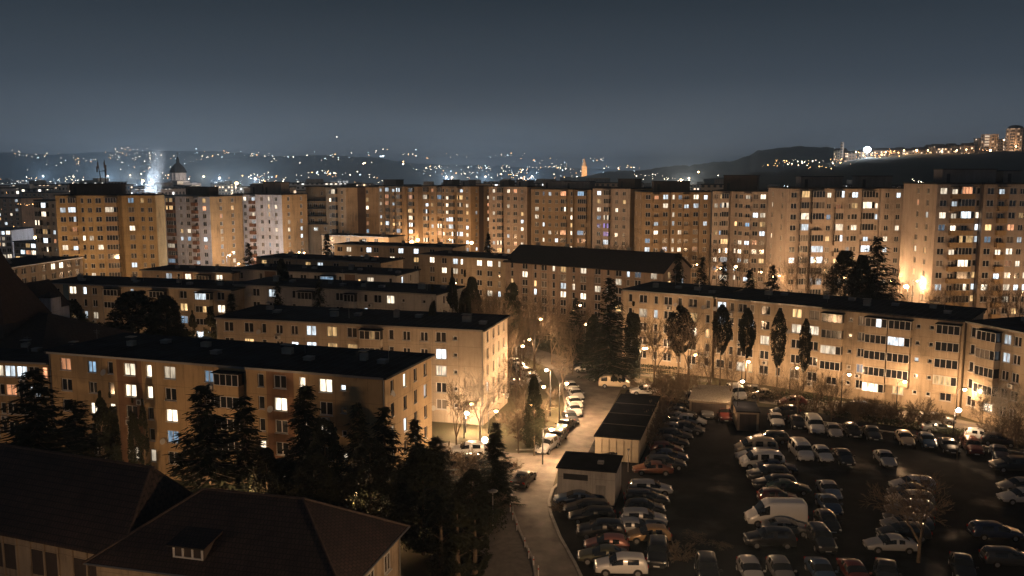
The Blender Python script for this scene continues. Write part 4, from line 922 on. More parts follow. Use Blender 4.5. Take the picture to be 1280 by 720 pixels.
# ================= trees =================
BARK=noisy('bark',(.13,.098,.068),.35,3,.95,4,.4); BIRCH=noisy('pale_bark',(.42,.38,.32),.4,2.5,.9,4,.3)
def foliage(name,c,c2):
    m,t,b=nt(name); oi=N(t,'ShaderNodeObjectInfo'); tc=N(t,'ShaderNodeTexCoord'); no=N(t,'ShaderNodeTexNoise',i_Scale=.9,i_Detail=3.0); t.links.new(tc.outputs['Object'],no.inputs['Vector'])
    r=ramp(t,[(.35,rgb(c)),(.65,rgb(c2))]); t.links.new(no.outputs['Fac'],r.inputs[0]); t.links.new(r.outputs[0],b.inputs['Base Color']); b.inputs['Roughness'].default_value=.8; b.inputs['Specular IOR Level'].default_value=.15
    return m
NEED=foliage('spruce_needles',(.018,.024,.013),(.034,.038,.022)); THU=foliage('thuja_foliage',(.024,.028,.015),(.04,.04,.023)); PINE=foliage('pine_needles',(.024,.028,.016),(.042,.043,.025)); DARKF=foliage('dark_yew_foliage',(.01,.012,.008),(.02,.02,.013)); DRY=foliage('dry_leaves',(.09,.055,.03),(.13,.085,.045))
def branch_rec(m, p, d, L, r, lev, rng, maxlev=4, up=.1):
    segs=4 if lev<2 else 3
    for s in range(segs):
        d=(d+Vector((rng.gauss(0,.13),rng.gauss(0,.13),rng.gauss(0,.07)+up*.3))).normalized()
        q=p+d*(L/segs); r1=r*.84
        m.tube(p,q,max(r,.016),max(r1,.012),6 if lev<1 else 4 if lev<2 else 3)
        if lev<maxlev and (s>0 or lev>0) and rng.random()<(.9 if lev<3 else .75):
            a=d.orthogonal().normalized(); a.rotate(Matrix.Rotation(rng.uniform(0,6.28),3,d)); nd=(d*.8+a*rng.uniform(.45,.9)).normalized()
            branch_rec(m,q,nd,L*rng.uniform(.45,.7),r1*.55,lev+1,rng,maxlev,up)
        p=q; r=r1
    if lev<maxlev:
        for k in range(2):
            a=d.orthogonal().normalized(); a.rotate(Matrix.Rotation(rng.uniform(0,6.28),3,d)); nd=(d+a*rng.uniform(.25,.6)).normalized()
            branch_rec(m,p,nd,L*rng.uniform(.55,.8),r*.75,lev+1,rng,maxlev,up)
def bare_proto(seed, hgt=10.0, spread=1.0, stem=.22, bark=BARK, n=None, maxlev=4):
    rng=random.Random(seed); tr=MB(); cr=MB(); H0=hgt*stem
    tr.tube((0,0,-.1),(.05,.03,H0),.2,.16,8); top=Vector((.05,.03,H0-.05))
    n=n or rng.choice((3,4))
    for k in range(n):
        a=2*math.pi*k/n+rng.uniform(-.4,.4); d=Vector((math.cos(a)*.42*spread,math.sin(a)*.42*spread,1)).normalized()
        branch_rec(cr,top,d,hgt*.32,.13 if hgt>5 else .035,0,rng,maxlev)
    return tr.mesh('trunk',[bark]), cr.mesh('crown',[bark]), hgt
def spray(m, c, out, ln, wd, rng, mi=0):
    """a drooping needle spray: a few narrow crossed blades"""
    side=out.cross(Vector((0,0,1))); side=side.normalized() if side.length>.01 else Vector((1,0,0))
    tip=c+out*ln+Vector((0,0,-ln*.25)); w=side*wd
    m.face([c-w*.5,c+w*.5,tip+w*.12,tip-w*.12],mi)
    for s in (-1,1):
        t2=c+out*ln*.6+side*s*wd*rng.uniform(.8,1.4)+Vector((0,0,-ln*rng.uniform(.1,.4)))
        m.face([c,c+out*ln*.3,t2],mi)
def spruce_proto(seed, hgt=12.0, rad=2.6, bare=.08, mat=NEED, dens=1.0, gap=.15):
    rng=random.Random(seed); tr=MB(); cr=MB(); tr.tube((0,0,0),(0,0,hgt*.97),.19,.02,7)
    z=hgt*bare; 
    while z<hgt*.985:
        f=1-(z-hgt*bare)/(hgt*(1-bare)); rr=rad*(f**.85)*rng.uniform(.72,1.12)+.12; nb=max(5,int(14*dens*(f*.6+.5)))
        for k in range(nb):
            if rng.random()<gap: continue
            a=rng.uniform(0,6.283); out=Vector((math.cos(a),math.sin(a),0)); L=rr*rng.uniform(.65,1.15)
            up=.35*(1-f)-.12; p0=Vector((0,0,z+rng.uniform(-.15,.15)))
            tip=p0+out*L+Vector((0,0,L*up)); tr.tube(p0,tip,.03,.008,3)
            ns=max(3,int(L/.2))
            for j in range(ns):
                t_=(j+.6)/ns; c=p0.lerp(tip,t_)+Vector((0,0,-.12*math.sin(t_*3.1))); 
                o2=(out+Vector((rng.gauss(0,.55),rng.gauss(0,.55),rng.gauss(-.05,.25)))).normalized()
                spray(cr,c,o2,rng.uniform(.35,.62),rng.uniform(.2,.34),rng)
        z+=hgt*.021*rng.uniform(.8,1.3)
    for k in range(10): spray(cr,Vector((0,0,hgt*.95)),Vector((rng.gauss(0,.3),rng.gauss(0,.3),1)).normalized(),.5,.08,rng)
    return tr.mesh('trunk',[BARK]), cr.mesh('crown',[mat]), hgt
def cloudtree(seed,hgt,prof,mat,n=5200,size=.2,bare=.1,lobes=0,trunkr=.16):
    """foliage scattered through a volume whose radius follows prof(z 0..1)"""
    rng=random.Random(seed); tr=MB(); cr=MB(); tr.tube((0,0,0),(0,0,hgt*.9),trunkr,.03,7)
    lb=[(Vector((rng.gauss(0,1),rng.gauss(0,1),rng.uniform(bare*hgt,hgt))),rng.uniform(.35,.8)) for _ in range(60)]
    k=0
    while k<n:
        t_=rng.random(); z=hgt*(bare+(1-bare)*t_); r=prof(t_)*hgt
        a=rng.uniform(0,6.283); q=noise.noise(Vector((math.cos(a)*1.6+seed,math.sin(a)*1.6,z*.55)))*.38+noise.noise(Vector((math.cos(a)*4+seed,math.sin(a)*4,z*1.7)))*.22
        rad=r*(1+q)*math.sqrt(rng.uniform(.25,1)); c=Vector((rad*math.cos(a),rad*math.sin(a),z))
        if noise.noise(c*.9+Vector((seed,0,0)))<-.18: k+=.3; continue
        u=Vector((rng.gauss(0,1),rng.gauss(0,1),rng.gauss(0,1))).normalized(); w=u.orthogonal().normalized(); s=size*rng.uniform(.5,1.2)
        cr.face([c-u*s*.5,c+w*s*.35,c+u*s*.6]); cr.face([c-w*s*.4,c+u*s*.3,c+w*s*.5+Vector((0,0,s*.2))]); k+=1
    for i in range(26):
        z=hgt*rng.uniform(bare,.85); a=rng.uniform(0,6.28); r=prof((z/hgt-bare)/(1-bare))*hgt*.7; tr.tube((0,0,z-.3),(r*math.cos(a),r*math.sin(a),z+r*.35),.045,.01,4)
    return tr.mesh('trunk',[BARK]), cr.mesh('crown',[mat]), hgt
col_prof=lambda t:.085*math.sin(min(1,(t*1.0+.08))*math.pi)**.45+.005
oval_prof=lambda t:.14*math.sin(max(.02,min(.98,t))*math.pi)**.6
pine_prof=lambda t:(.2*(1-t)**.6+.03) if t>.1 else .14
broad_prof=lambda t:.34*math.sin(max(.03,min(.97,t*.85+.1))*math.pi)**.6
PT={'spruce':[spruce_proto(1),spruce_proto(2,12,2.2,.05,NEED,1.1,.1),spruce_proto(3,12,3.1,.1,NEED,.9,.2),spruce_proto(4,12,1.7,.12,NEED,.8,.25)],
    'pine':[cloudtree(11,12,pine_prof,PINE,15000,.3,.12),cloudtree(12,12,pine_prof,PINE,15000,.3,.1)],
    'column':[cloudtree(21,8,col_prof,THU,9000,.22,.04),cloudtree(22,8,col_prof,THU,8500,.22,.05)],
    'oval':[cloudtree(31,12,oval_prof,DARKF,8500,.3,.4),cloudtree(32,12,oval_prof,DARKF,8000,.3,.45),cloudtree(33,12,oval_prof,DARKF,7500,.34,.33)],
    'broad':[cloudtree(41,10,broad_prof,DRY,5200,.26,.12),cloudtree(42,10,broad_prof,PINE,7500,.28,.08)],
    'bare':[bare_proto(s,10,sp,st) for s,sp,st in ((51,1,.22),(52,1.3,.18),(53,.7,.28),(54,1.0,.3),(55,1.5,.15))],
    'birch':[bare_proto(61,10,.8,.3,BIRCH)],
    'shrub':[bare_proto(71,3,1.8,.03,BARK,6,3),bare_proto(72,3,2.2,.03,BARK,7,3)]}
for k,v in PT.items():   # normalise true extents
    nv=[]
    for tr,cr,h in v:
        zs=max(x.co.z for x in cr.vertices); ws=sorted(math.hypot(x.co.x,x.co.y) for x in cr.vertices)[int(len(cr.vertices)*.93)]*2; nv.append((tr,cr,zs,ws))
    PT[k]=nv
trng=random.Random(3); NAMES={'spruce':'spruce_tree','pine':'pine_tree','column':'columnar_thuja','oval':'clipped_evergreen','broad':'bushy_tree','bare':'bare_tree','birch':'bare_birch','shrub':'bare_shrub'}
def tree(kind,X,Y,hgt,wid=None,label=None,group=None,i=None,cat=None):
    tr,cr,h,w=PT[kind][(i if i is not None else trng.randrange(99))%len(PT[kind])]
    o=empty(NAMES[kind],(X,Y,0),trng.uniform(0,6.28),label=label,cat=cat or ('shrub' if kind=='shrub' else 'tree'),group=group)
    sz=hgt/h; sx=(wid/w) if wid else sz
    o.scale=(sx,sx,sz); link('trunk',tr,o); link('crown',cr,o); return o
def tpx(kind,u,Y,vtop,wpx,label,group=None,i=None):
    z=zat(vtop,Y); k_=1.22 if kind=='spruce' else 1.0; return tree(kind,xat(u,Y,z),Y,z,k_*wpx/F*Y,label,group,i)
for a in [
 ('spruce',40,78,462,118,'largest dark spruce, filling the left edge below the yellow block end',None,2),
 ('spruce',92,83,500,74,'wide dark spruce just right of the largest one at the left edge',None,0),
 ('column',124,88,487,23,'thick tall thuja at the left of the dark column pair, before the ochre wall'),
 ('column',137,88.5,489,20,'thuja touching the thick tall one, right half of the pair'),
 ('column',144,86,543,15,'short thuja standing low in front of the tall thuja pair'),
 ('column',165,88,496,14,'left one of the two slim thujas in front of the brown stripe'),
 ('column',177,88,497,13,'right one of the two slim thujas in front of the brown stripe'),
 ('spruce',255,79,481,84,'full dark spruce in front of the ochre block, left of the pair of conifers',None,0),
 ('spruce',304,81,496,52,'narrower conifer touching the full spruce before the ochre wall',None,3),
 ('pine',332,76,560,52,'low round pine in the dark between the conifers, below the ochre block'),
 ('spruce',380,79,480,62,'pointed spruce rising highest in the middle of the conifer row',None,1),
 ('pine',405,75,522,66,'dense round pine right of the pointed spruce'),
 ('spruce',447,79,503,46,'slim spruce before the blank ochre wall',None,1),
 ('spruce',480,79.5,508,56,'spruce covering the corner of the ochre block',None,0),
 ('pine',462,71,548,96,'very wide dark pine in front of the slim spruce'),
 ('spruce',519,81,524,54,'spruce in front of the lit end windows of the ochre block',None,2),
 ('pine',528,73,560,90,'wide dark pine, last of the row before the hedge'),
 ('pine',352,77,572,60,'low dark pine mass under the pointed spruce'),('pine',392,70,566,90,'wide dark pine in the garden behind the hip roof, middle'),('pine',590,80,588,60,'round dark bush tree under the globe lamp corner'),
 ('spruce',546,84,546,52,'shorter spruce at the right end of the conifer row',None,0),
 ('spruce',619,84.5,528,40,'single narrow spruce in front of the bright street corner',None,1),
 ('spruce',763,136,347,52,'tall black spruce in front of the gabled roof block',None,2),
 ('column',792,139,376,20,'slim dark thuja close to the tall black spruce'),
 ('pine',742,140,392,26,'smaller dark conifer left of the tall black spruce'),
 ('spruce',848,160,315,30,'spruce by the gable end of the big tiled roof',None,1),
 ('spruce',878,165,321,26,'left spruce of the three behind the shallow dark roof',None,0),
 ('spruce',905,165,327,26,'middle spruce of the three behind the shallow dark roof',None,2),
 ('spruce',938,165,336,26,'right spruce of the three behind the shallow dark roof',None,1),
 ('spruce',966,165,331,30,'spruce left of the big conifer pair behind the long peach block',None,0),
 ('pine',1078,169,318,40,'dark conifer mass filling the middle of the big pair behind the peach block'),('pine',590,150,345,30,'dark bushy evergreen among the leafless trees left of the gabled block'),('pine',640,158,352,30,'dark evergreen in front of the gabled block lower wall, left part'),('spruce',720,150,372,26,'dark spruce in front of the gabled block, left of its lit stair windows',None,0),
 ('pine',1058,170,312,52,'broad left conifer of the big dark pair behind the peach block roof'),
 ('spruce',1099,172,296,60,'pointed right conifer of the big dark pair behind the peach block roof',None,2),
 ('oval',850,139,381,33,'round dark evergreen crown before the shallow roofed block'),
 ('oval',903,134,380,23,'left dark oval crown on a thin stem in front of the peach block'),
 ('oval',935,131.5,384,20,'second dark oval crown on a thin stem in front of the peach block'),
 ('oval',975,128.5,385,19,'dark teardrop crown on a stem left of the lit warm windows of the peach block'),
 ('oval',1008,126.5,397,15,'thinnest dark oval crown on a stem beside the first balcony column'),
 ('spruce',310,208,304,24,'small spruce in front of the white tower, over the low roofs',None,0),
 ('spruce',408,228,292,22,'dark conifer above the low cream block roof',None,1),
 ('spruce',399,140,350,34,'dark conifer in front of the grey white block',None,2),
 ('spruce',346,140,352,28,'smaller dark conifer left of the one before the grey white block',None,0),
 ('spruce',288,146,366,26,'dark conifer at the corner between the tan blocks',None,1),
 ('spruce',610,235,291,18,'slim dark conifer at the foot of the pale fronted tower',None,1),
 ('column',240,148,387,12,'left dark thuja by the corner of the tan block'),('column',262,146,382,16,'tall dark thuja by the corner of the tan block'),
 ('pine',170,140,363,100,'wide dark tree mass in front of the long tan block, left'),('pine',205,138,368,60,'dark tree joined to the right of the wide mass'),('pine',85,143,375,62,'dark bushy tree left of the wide tree mass'),
 ('pine',352,162,322,24,'round dark tree on the white block skyline'),
 ('column',540,124,354,12,'narrow dark tree between the blocks at centre'),
 ('column',565,128,333,16,'left upright dark tree of the row before the gabled block'),('column',581,130,336,17,'right upright dark tree of the row before the gabled block'),
 ('pine',668,100,470,26,'dark irregular evergreen beside the curved kerb, in the light'),
 ('birch',600,104,452,62,'bare tree with a pale trunk lit from behind at the bright wall corner'),
 ('bare',570,101,470,50,'bare tree in front of the lit wall, left of the pale trunked one'),
 ('bare',1155,71.5,588,100,'bare spreading tree at the bottom right among the parked cars',None,0),
 ('bare',748,88,588,44,'small bare bush tree in front of the transformer station',None,4),
 ('bare',1199,98.5,532,34,'pollarded bare tree standing dark before the white hatchback',None,2),
 ('birch',1256,105,470,60,'bright lit bare tree at the right edge'),
 ('bare',1272,103,500,60,'bare tree beside the bright one at the right edge'),
 ('bare',882,75,668,70,'thin leafless shrub tree at the bottom of the car park',None,4),
]: tpx(*a)
G='leafless trees between the blocks'; GL='leafless brown tree in the belt between the apartment blocks at the centre'
for (u,Y,v,w) in ((655,112,424,50),(636,128,402,46),(704,128,425,38),(628,150,362,50),(655,158,356,50),(600,146,352,46),(575,140,368,40),(678,165,362,44),(640,178,350,46),(700,160,372,40),(716,142,400,34),(612,120,430,40),
                  (820,134,380,56),(862,133,386,50),(792,140,398,36),(889,126,412,38),(648,101,465,40),(728,163,378,36),(585,131,385,40),(668,146,375,44),(690,150,385,36),(650,140,390,44),(740,158,385,30),(616,165,350,40)):
    tpx('bare',u,Y,v,w,GL,G)
G='leafless trees at the foot of the towers'; GL='leafless tree in front of the lower floors of the tower row, right half'
for (u,Y,v,w) in ((670,238,306,30),(700,240,300,30),(740,240,294,34),(765,238,290,36),(783,236,296,30),(818,232,300,32),(860,225,304,34),(890,222,298,34),(925,215,300,36),(958,212,302,34),(990,206,318,36),(1012,203,310,40),(1035,200,318,36),(1130,188,326,40),(1165,184,345,40),(1200,182,352,34),(1240,180,342,40),(1268,176,346,44),(1110,180,345,34),(1090,178,350,30)):
    tpx('bare',u,Y,v,w,GL,G)
G='bare trees and saplings along the peach block'; GL='thin leafless tree standing close along the foot of the peach block'
for (u,Y,v,w) in ((915,121,430,34),(950,119,440,36),(984,117,452,40),(1000,114,448,32),(1022,113,455,36),(1042,111,462,34),(880,125,428,40),(1070,108,490,30),(1230,109,480,34),(860,122,450,36)):
    tpx('bare',u,Y,v,w,GL,G)
G='bare shrubs in the hedge strip'; GL='twiggy leafless shrub in the hedge strip between the peach block and the car park'
for (u,v,hh,w) in ((1060,522,2.8,3.6),(1075,524,3.2,3.6),(1092,528,3.4,3.8),(1108,530,3.6,4),(1124,532,2.6,3.6),(1140,535,2.4,3),(1010,520,2.2,3),(985,516,2,3),(1155,533,4,4.2),(1168,536,2.6,3),(1240,552,3,3.4),(1262,553,3.6,4),(1276,560,3.2,4),(1040,522,2.6,3)):
    X,Y=ground(u,v); tree('shrub',X,Y,hh,w,GL,G)
G='shrubs on the verge left of the kerb road'; GL='scruffy leafless shrub on the verge by the curved kerb road'
for (u,v,hh,w) in ((650,545,2.4,4),(664,540,3,4),(672,525,2.4,3.4),(655,520,3,4),(685,515,2,3),(660,556,1.5,3.4),(640,535,2.6,4),(676,548,1.6,3),(692,500,2,2.6),(560,600,3,4.5),(575,595,3.4,4.5),(590,612,3,4.5),(545,590,3,4),(604,590,2.4,3.4),(598,632,2.4,5),(580,640,2.6,5),(560,650,2.4,5),(612,645,2,3.4),(640,590,1.4,2.4),(850,700,1.6,3),(700,640,1,2),(652,610,1.6,1.6)):
    X,Y=ground(u,v); tree('shrub',X,Y,hh,w,GL,G)
G='leafless bushes behind the long garage'; GL='rusty brown leafless bush between the long garage and the parked rows'
for (u,v,hh,w) in ((812,560,3,3.6),(818,545,3.4,4),(825,530,3.4,4),(832,515,3.2,4.4),(840,500,3.4,4.6),(822,497,3,5),(806,489,2,4),(852,490,2.6,4),(835,486,3,5)):
    X,Y=ground(u,v); tree('shrub',X,Y,hh,w,GL,G)
# tall conifer hedge rows lower centre: clipped thuja wall
for (u,v,w,hh,lab) in ((552,735,2.4,7.5,'brown green clipped hedge tree at the bottom, right of the house corner'),(572,728,2.4,7,'second clipped hedge tree at the bottom beside the house corner'),(594,722,2.4,6,'clipped hedge tree right of the other two at the bottom')):
    X,Y=ground(u,v); tree('column',X,Y,hh,w,lab)

# ================= cars =================
def paint():
    m,t,b=nt('car_paint'); oi=N(t,'ShaderNodeObjectInfo'); t.links.new(oi.outputs['Color'],b.inputs['Base Color']); b.inputs['Metallic'].default_value=.15; b.inputs['Roughness'].default_value=.32; b.inputs['Coat Weight'].default_value=.6; b.inputs['Coat Roughness'].default_value=.08; return m
PAINT=paint(); GLASS=plain('car_glass',(.012,.014,.016),.06,spec=.6); TYRE=plain('tyre_rubber',(.015,.015,.015),.85); RIM=plain('alloy_rim',(.4,.4,.41),.35,.8); HL_=plain('headlight_glass',(.6,.6,.58),.12,.2,.8); TL_=plain('tail_light_red',(.35,.02,.015),.2); PLATE=plain('number_plate',(.6,.6,.58),.5); TRIM=plain('black_plastic',(.02,.02,.02),.6)
CARS={ # stations: x, shoulder z, top z, half width, roofness
 'hatch':dict(L=4.0,W=.86,wb=(1.25,-1.25),st=[(2.0,.55,.6,.62,0),(1.92,.66,.72,.76,0),(1.3,.8,.92,.84,0),(.95,.88,1.0,.86,0),(.2,.92,1.44,.86,1),(-.3,.93,1.48,.86,1),(-.38,.93,1.48,.86,1),(-1.15,.95,1.44,.86,1),(-1.55,.96,1.36,.85,1),(-1.9,.95,1.0,.82,0),(-2.0,.6,.66,.76,0)],side=[(4,5),(6,7)],fw=(3,4),rw=(8,9)),
 'sedan':dict(L=4.5,W=.88,wb=(1.38,-1.32),st=[(2.25,.52,.58,.62,0),(2.15,.64,.7,.78,0),(1.5,.78,.9,.86,0),(1.0,.86,.97,.88,0),(.25,.9,1.38,.88,1),(-.3,.92,1.43,.88,1),(-.38,.92,1.43,.88,1),(-.95,.93,1.39,.88,1),(-1.55,.94,1.04,.87,0),(-2.1,.88,.98,.84,0),(-2.25,.6,.66,.76,0)],side=[(4,5),(6,7)],fw=(3,4),rw=(7,8)),
 'wagon':dict(L=4.6,W=.89,wb=(1.4,-1.35),st=[(2.3,.54,.6,.62,0),(2.2,.66,.72,.78,0),(1.55,.8,.92,.87,0),(1.05,.88,1.0,.89,0),(.35,.92,1.43,.89,1),(-.2,.93,1.48,.89,1),(-.28,.93,1.48,.89,1),(-1.7,.95,1.45,.88,1),(-2.0,.96,1.38,.87,1),(-2.2,.95,1.0,.85,0),(-2.3,.6,.66,.78,0)],side=[(4,5),(6,7)],fw=(3,4),rw=(8,9)),
 'suv':dict(L=4.5,W=.92,wb=(1.36,-1.34),st=[(2.25,.7,.78,.68,0),(2.15,.84,.92,.84,0),(1.5,.96,1.08,.9,0),(1.05,1.02,1.15,.92,0),(.4,1.06,1.6,.92,1),(-.2,1.07,1.67,.92,1),(-.28,1.07,1.67,.92,1),(-1.6,1.1,1.64,.91,1),(-1.95,1.1,1.56,.9,1),(-2.15,1.08,1.14,.88,0),(-2.25,.72,.8,.8,0)],side=[(4,5),(6,7)],fw=(3,4),rw=(8,9)),
 'van':dict(L=5.7,W=.98,wb=(1.9,-1.75),st=[(2.85,.66,.74,.72,0),(2.75,.86,.95,.9,0),(2.25,1.05,1.2,.96,0),(2.0,1.15,1.3,.98,0),(1.25,1.2,2.25,.98,1),(.7,1.2,2.42,.98,1),(.62,1.2,2.42,.98,1),(-1.2,1.2,2.45,.98,1),(-2.7,1.2,2.42,.98,1),(-2.8,1.2,2.36,.97,1),(-2.85,.7,.8,.94,0)],side=[(4,5)],fw=(3,4),rw=None),
 'minibus':dict(L=5.0,W=.95,wb=(1.6,-1.5),st=[(2.5,.66,.74,.72,0),(2.42,.86,.95,.88,0),(2.05,1.0,1.15,.93,0),(1.8,1.08,1.24,.95,0),(1.15,1.12,1.85,.95,1),(.6,1.12,1.96,.95,1),(.52,1.12,1.96,.95,1),(-.8,1.12,1.97,.95,1),(-.88,1.12,1.97,.95,1),(-2.3,1.12,1.93,.94,1),(-2.45,1.1,1.2,.92,0),(-2.5,.66,.74,.88,0)],side=[(4,5),(6,7),(8,9)],fw=(3,4),rw=(9,10)),
}
def subdiv(mb,mats,lv=2):
    me=mb.mesh('tmp',mats); o=bpy.data.objects.new('tmp',me); col.objects.link(o)
    b=bmesh.new(); b.from_mesh(me); bmesh.ops.remove_doubles(b,verts=b.verts[:],dist=1e-4); bmesh.ops.recalc_face_normals(b,faces=b.faces[:]); b.to_mesh(me); b.free()
    md=o.modifiers.new('s','SUBSURF'); md.levels=lv; md.render_levels=lv
    dg=bpy.context.evaluated_depsgraph_get(); r=bpy.data.meshes.new_from_object(o.evaluated_get(dg)); bpy.data.objects.remove(o); return r
def make_car(kind):
    c=CARS[kind]; st=c['st']; root=empty('parked_car' if kind not in('van',) else 'parked_van'); mb=MB(); rings=[]
    for (x,sh,top,w,rf) in st:
        zb=.24
        if rf: ring=[(x,w*.8,zb),(x,w*.98,zb+.08),(x,w,.55),(x,w*.97,sh),(x,w*(.80 if kind not in('van','minibus') else .9),top-.07),(x,w*(.62 if kind not in('van','minibus') else .8),top-.005),(x,0,top+.03)]
        else: ring=[(x,w*.8,zb),(x,w*.98,zb+.08),(x,w,min(.55,sh-.08)),(x,w*.97,sh-.03),(x,w*.84,top-.02),(x,w*.6,top),(x,0,top+.025)]
        full=ring+[(x,-y,z) for (x,y,z) in ring[-2::-1]]; b=len(mb.v); mb.v+=full; rings.append(b)
    n=13
    for i in range(len(st)-1):
        for j in range(n-1):
            a=rings[i]+j; q=rings[i+1]+j; mi=0
            if j in (3,8) :
                if (i,i+1) in c['side'] or (st[i][4]==0 and st[i+1][4]==1 and (i,i+1)==c['fw']): mi=3 if j==3 else 4
            if (i,i+1)==c['fw'] and j in (4,5,6,7): mi=1
            if c['rw'] and (i,i+1)==c['rw'] and j in (5,6) : mi=2
            mb.f.append((a,q,q+1,a+1)); mb.m.append(mi)
        mb.f.append((rings[i],rings[i]+n-1,rings[i+1]+n-1,rings[i+1])); mb.m.append(5)
    mb.f.append(tuple(rings[0]+k for k in range(n))); mb.m.append(0); mb.f.append(tuple(rings[-1]+k for k in range(n))[::-1]); mb.m.append(0)
    me=subdiv(mb,[PAINT,GLASS,GLASS,GLASS,GLASS,TRIM],1)
    groups={k:MB() for k in range(6)}; sidew={}
    cuts=[(st[a[1]][0]+st[b[0]][0])/2 for a,b in zip(c['side'],c['side'][1:])]
    for p in me.polygons:
        g=groups[p.material_index]; off=p.normal*(.008 if 1<=p.material_index<=4 else 0)
        if p.material_index in (3,4):
            g=sidew.setdefault((p.material_index,sum(p.center.x<q for q in cuts)),MB())
        g.face([tuple(me.vertices[i].co+off) for i in p.vertices],0)
    def weld(m,name,mat):
        o=m.build(name,mat,root,smooth=True); b=bmesh.new(); b.from_mesh(o.data); bmesh.ops.remove_doubles(b,verts=b.verts[:],dist=1e-4); b.to_mesh(o.data); b.free()
        o.data.polygons.foreach_set('use_smooth',[True]*len(o.data.polygons)); return o
    body=groups[0]
    for f in groups[5].f: body.face([groups[5].v[i] for i in f],1)
    L2=c['L']/2; W=c['W']; r=.33 if kind in('suv','van') else .305
    for x in c['wb']:
        for s in (-1,1):   # arches
            pts=[(x+(r+.07)*math.cos(t),s*(W+.004),max(.2,r+(r+.07)*math.sin(t))) for t in [math.pi*k/10 for k in range(11)]]
            body.face(pts if s<0 else pts[::-1],1)
    body.box(L2-.16,L2+.03,-W*.72,W*.72,.28,.46,1); body.box(-L2-.03,-L2+.14,-W*.8,W*.8,.28,.46,1)
    weld(body,'body',[PAINT,TRIM]); weld(groups[1],'windshield',GLASS)
    if groups[2].f: weld(groups[2],'rear_window',GLASS)
    [weld(g_,'side_window',GLASS) for g_ in sidew.values()]
    wm=MB(); wm.tube((0,-.1,0),(0,.1,0),r,r,18,0,True); wme=wm.mesh('wheel',[TYRE]); rmb=MB(); rmb.tube((0,-.112,0),(0,.112,0),r*.64,r*.64,14,0,True)
    for k in range(5):
        t=2*math.pi*k/5; 
        for s in (-1,1): rmb.tube((0,s*.118,0),(r*.6*math.cos(t),s*.116,r*.6*math.sin(t)),.035,.03,4)
    rme=rmb.mesh('rim',[RIM])
    for x in c['wb']:
        for s in (-1,1):
            o=link('wheel',wme,root,(x,s*(W-.07),r)); link('rim',rme,o)
    sh=st[1][1]; w1=st[1][3]
    for s in (-1,1):
        m=MB(); m.ball((0,0,0),.15,0,8,6,.55); o=m.build('headlight',[HL_],root,smooth=True,loc=(st[1][0]-.02,s*(w1-.14),sh-.06))
        m=MB(); m.box(-.03,.03,-.13,.13,-.1,.1); m.build('tail_light',[TL_],root,loc=(st[-2][0]-.055,s*(st[-2][3]-.16),st[-2][1]-.12))
        m=MB(); m.box(-.06,.06,-.1,.1,-.07,.07); m.build('mirror',[PAINT],root,loc=(c['st'][3][0]-.12,s*(W+.09),st[3][1]+.1))
    for x,s in ((L2+.035,1),(-L2-.035,-1)):
        m=MB(); m.box(-.008,.008,-.26,.26,-.055,.055); m.build('number_plate',[PLATE],root,loc=(x,0,.42 if s>0 else .62 if kind!='van' else .5))
    index_kids(root); return root
PR={k:make_car(k) for k in CARS}
for p in list(PR.values()): pass
COLS={'white':(.7,.7,.68),'silver':(.36,.37,.38),'grey':(.16,.165,.17),'black':(.012,.012,.014),'dark':(.03,.032,.036),'navy':(.015,.025,.06),'blue':(.05,.09,.16),'red':(.13,.028,.022),'orange':(.22,.085,.045),'gold':(.42,.27,.13),'olive':(.1,.1,.06),'beige':(.45,.38,.28),'green':(.02,.05,.035),'cream':(.6,.5,.36),'pink':(.32,.13,.1)}
used=set()
def car(kind,u,v,hd,colr,label,sc_=.98):
    X,Y=ground(u,v); p=PR[kind]
    if kind not in used: used.add(kind); o=p
    else: o=clone(p,None)
    o.location=(X,Y,.01); o.rotation_euler=(0,0,R(hd)); o.scale=(sc_,)*3
    c=(*COLS[colr],1)
    def setc(x):
        for ch in x.children: ch.color=c
    SETC.append((o,c))
    cat='van' if kind in('van','minibus') else 'car'
    tag(o,label,cat,'cars parked in rows'); return o
SETC=[]
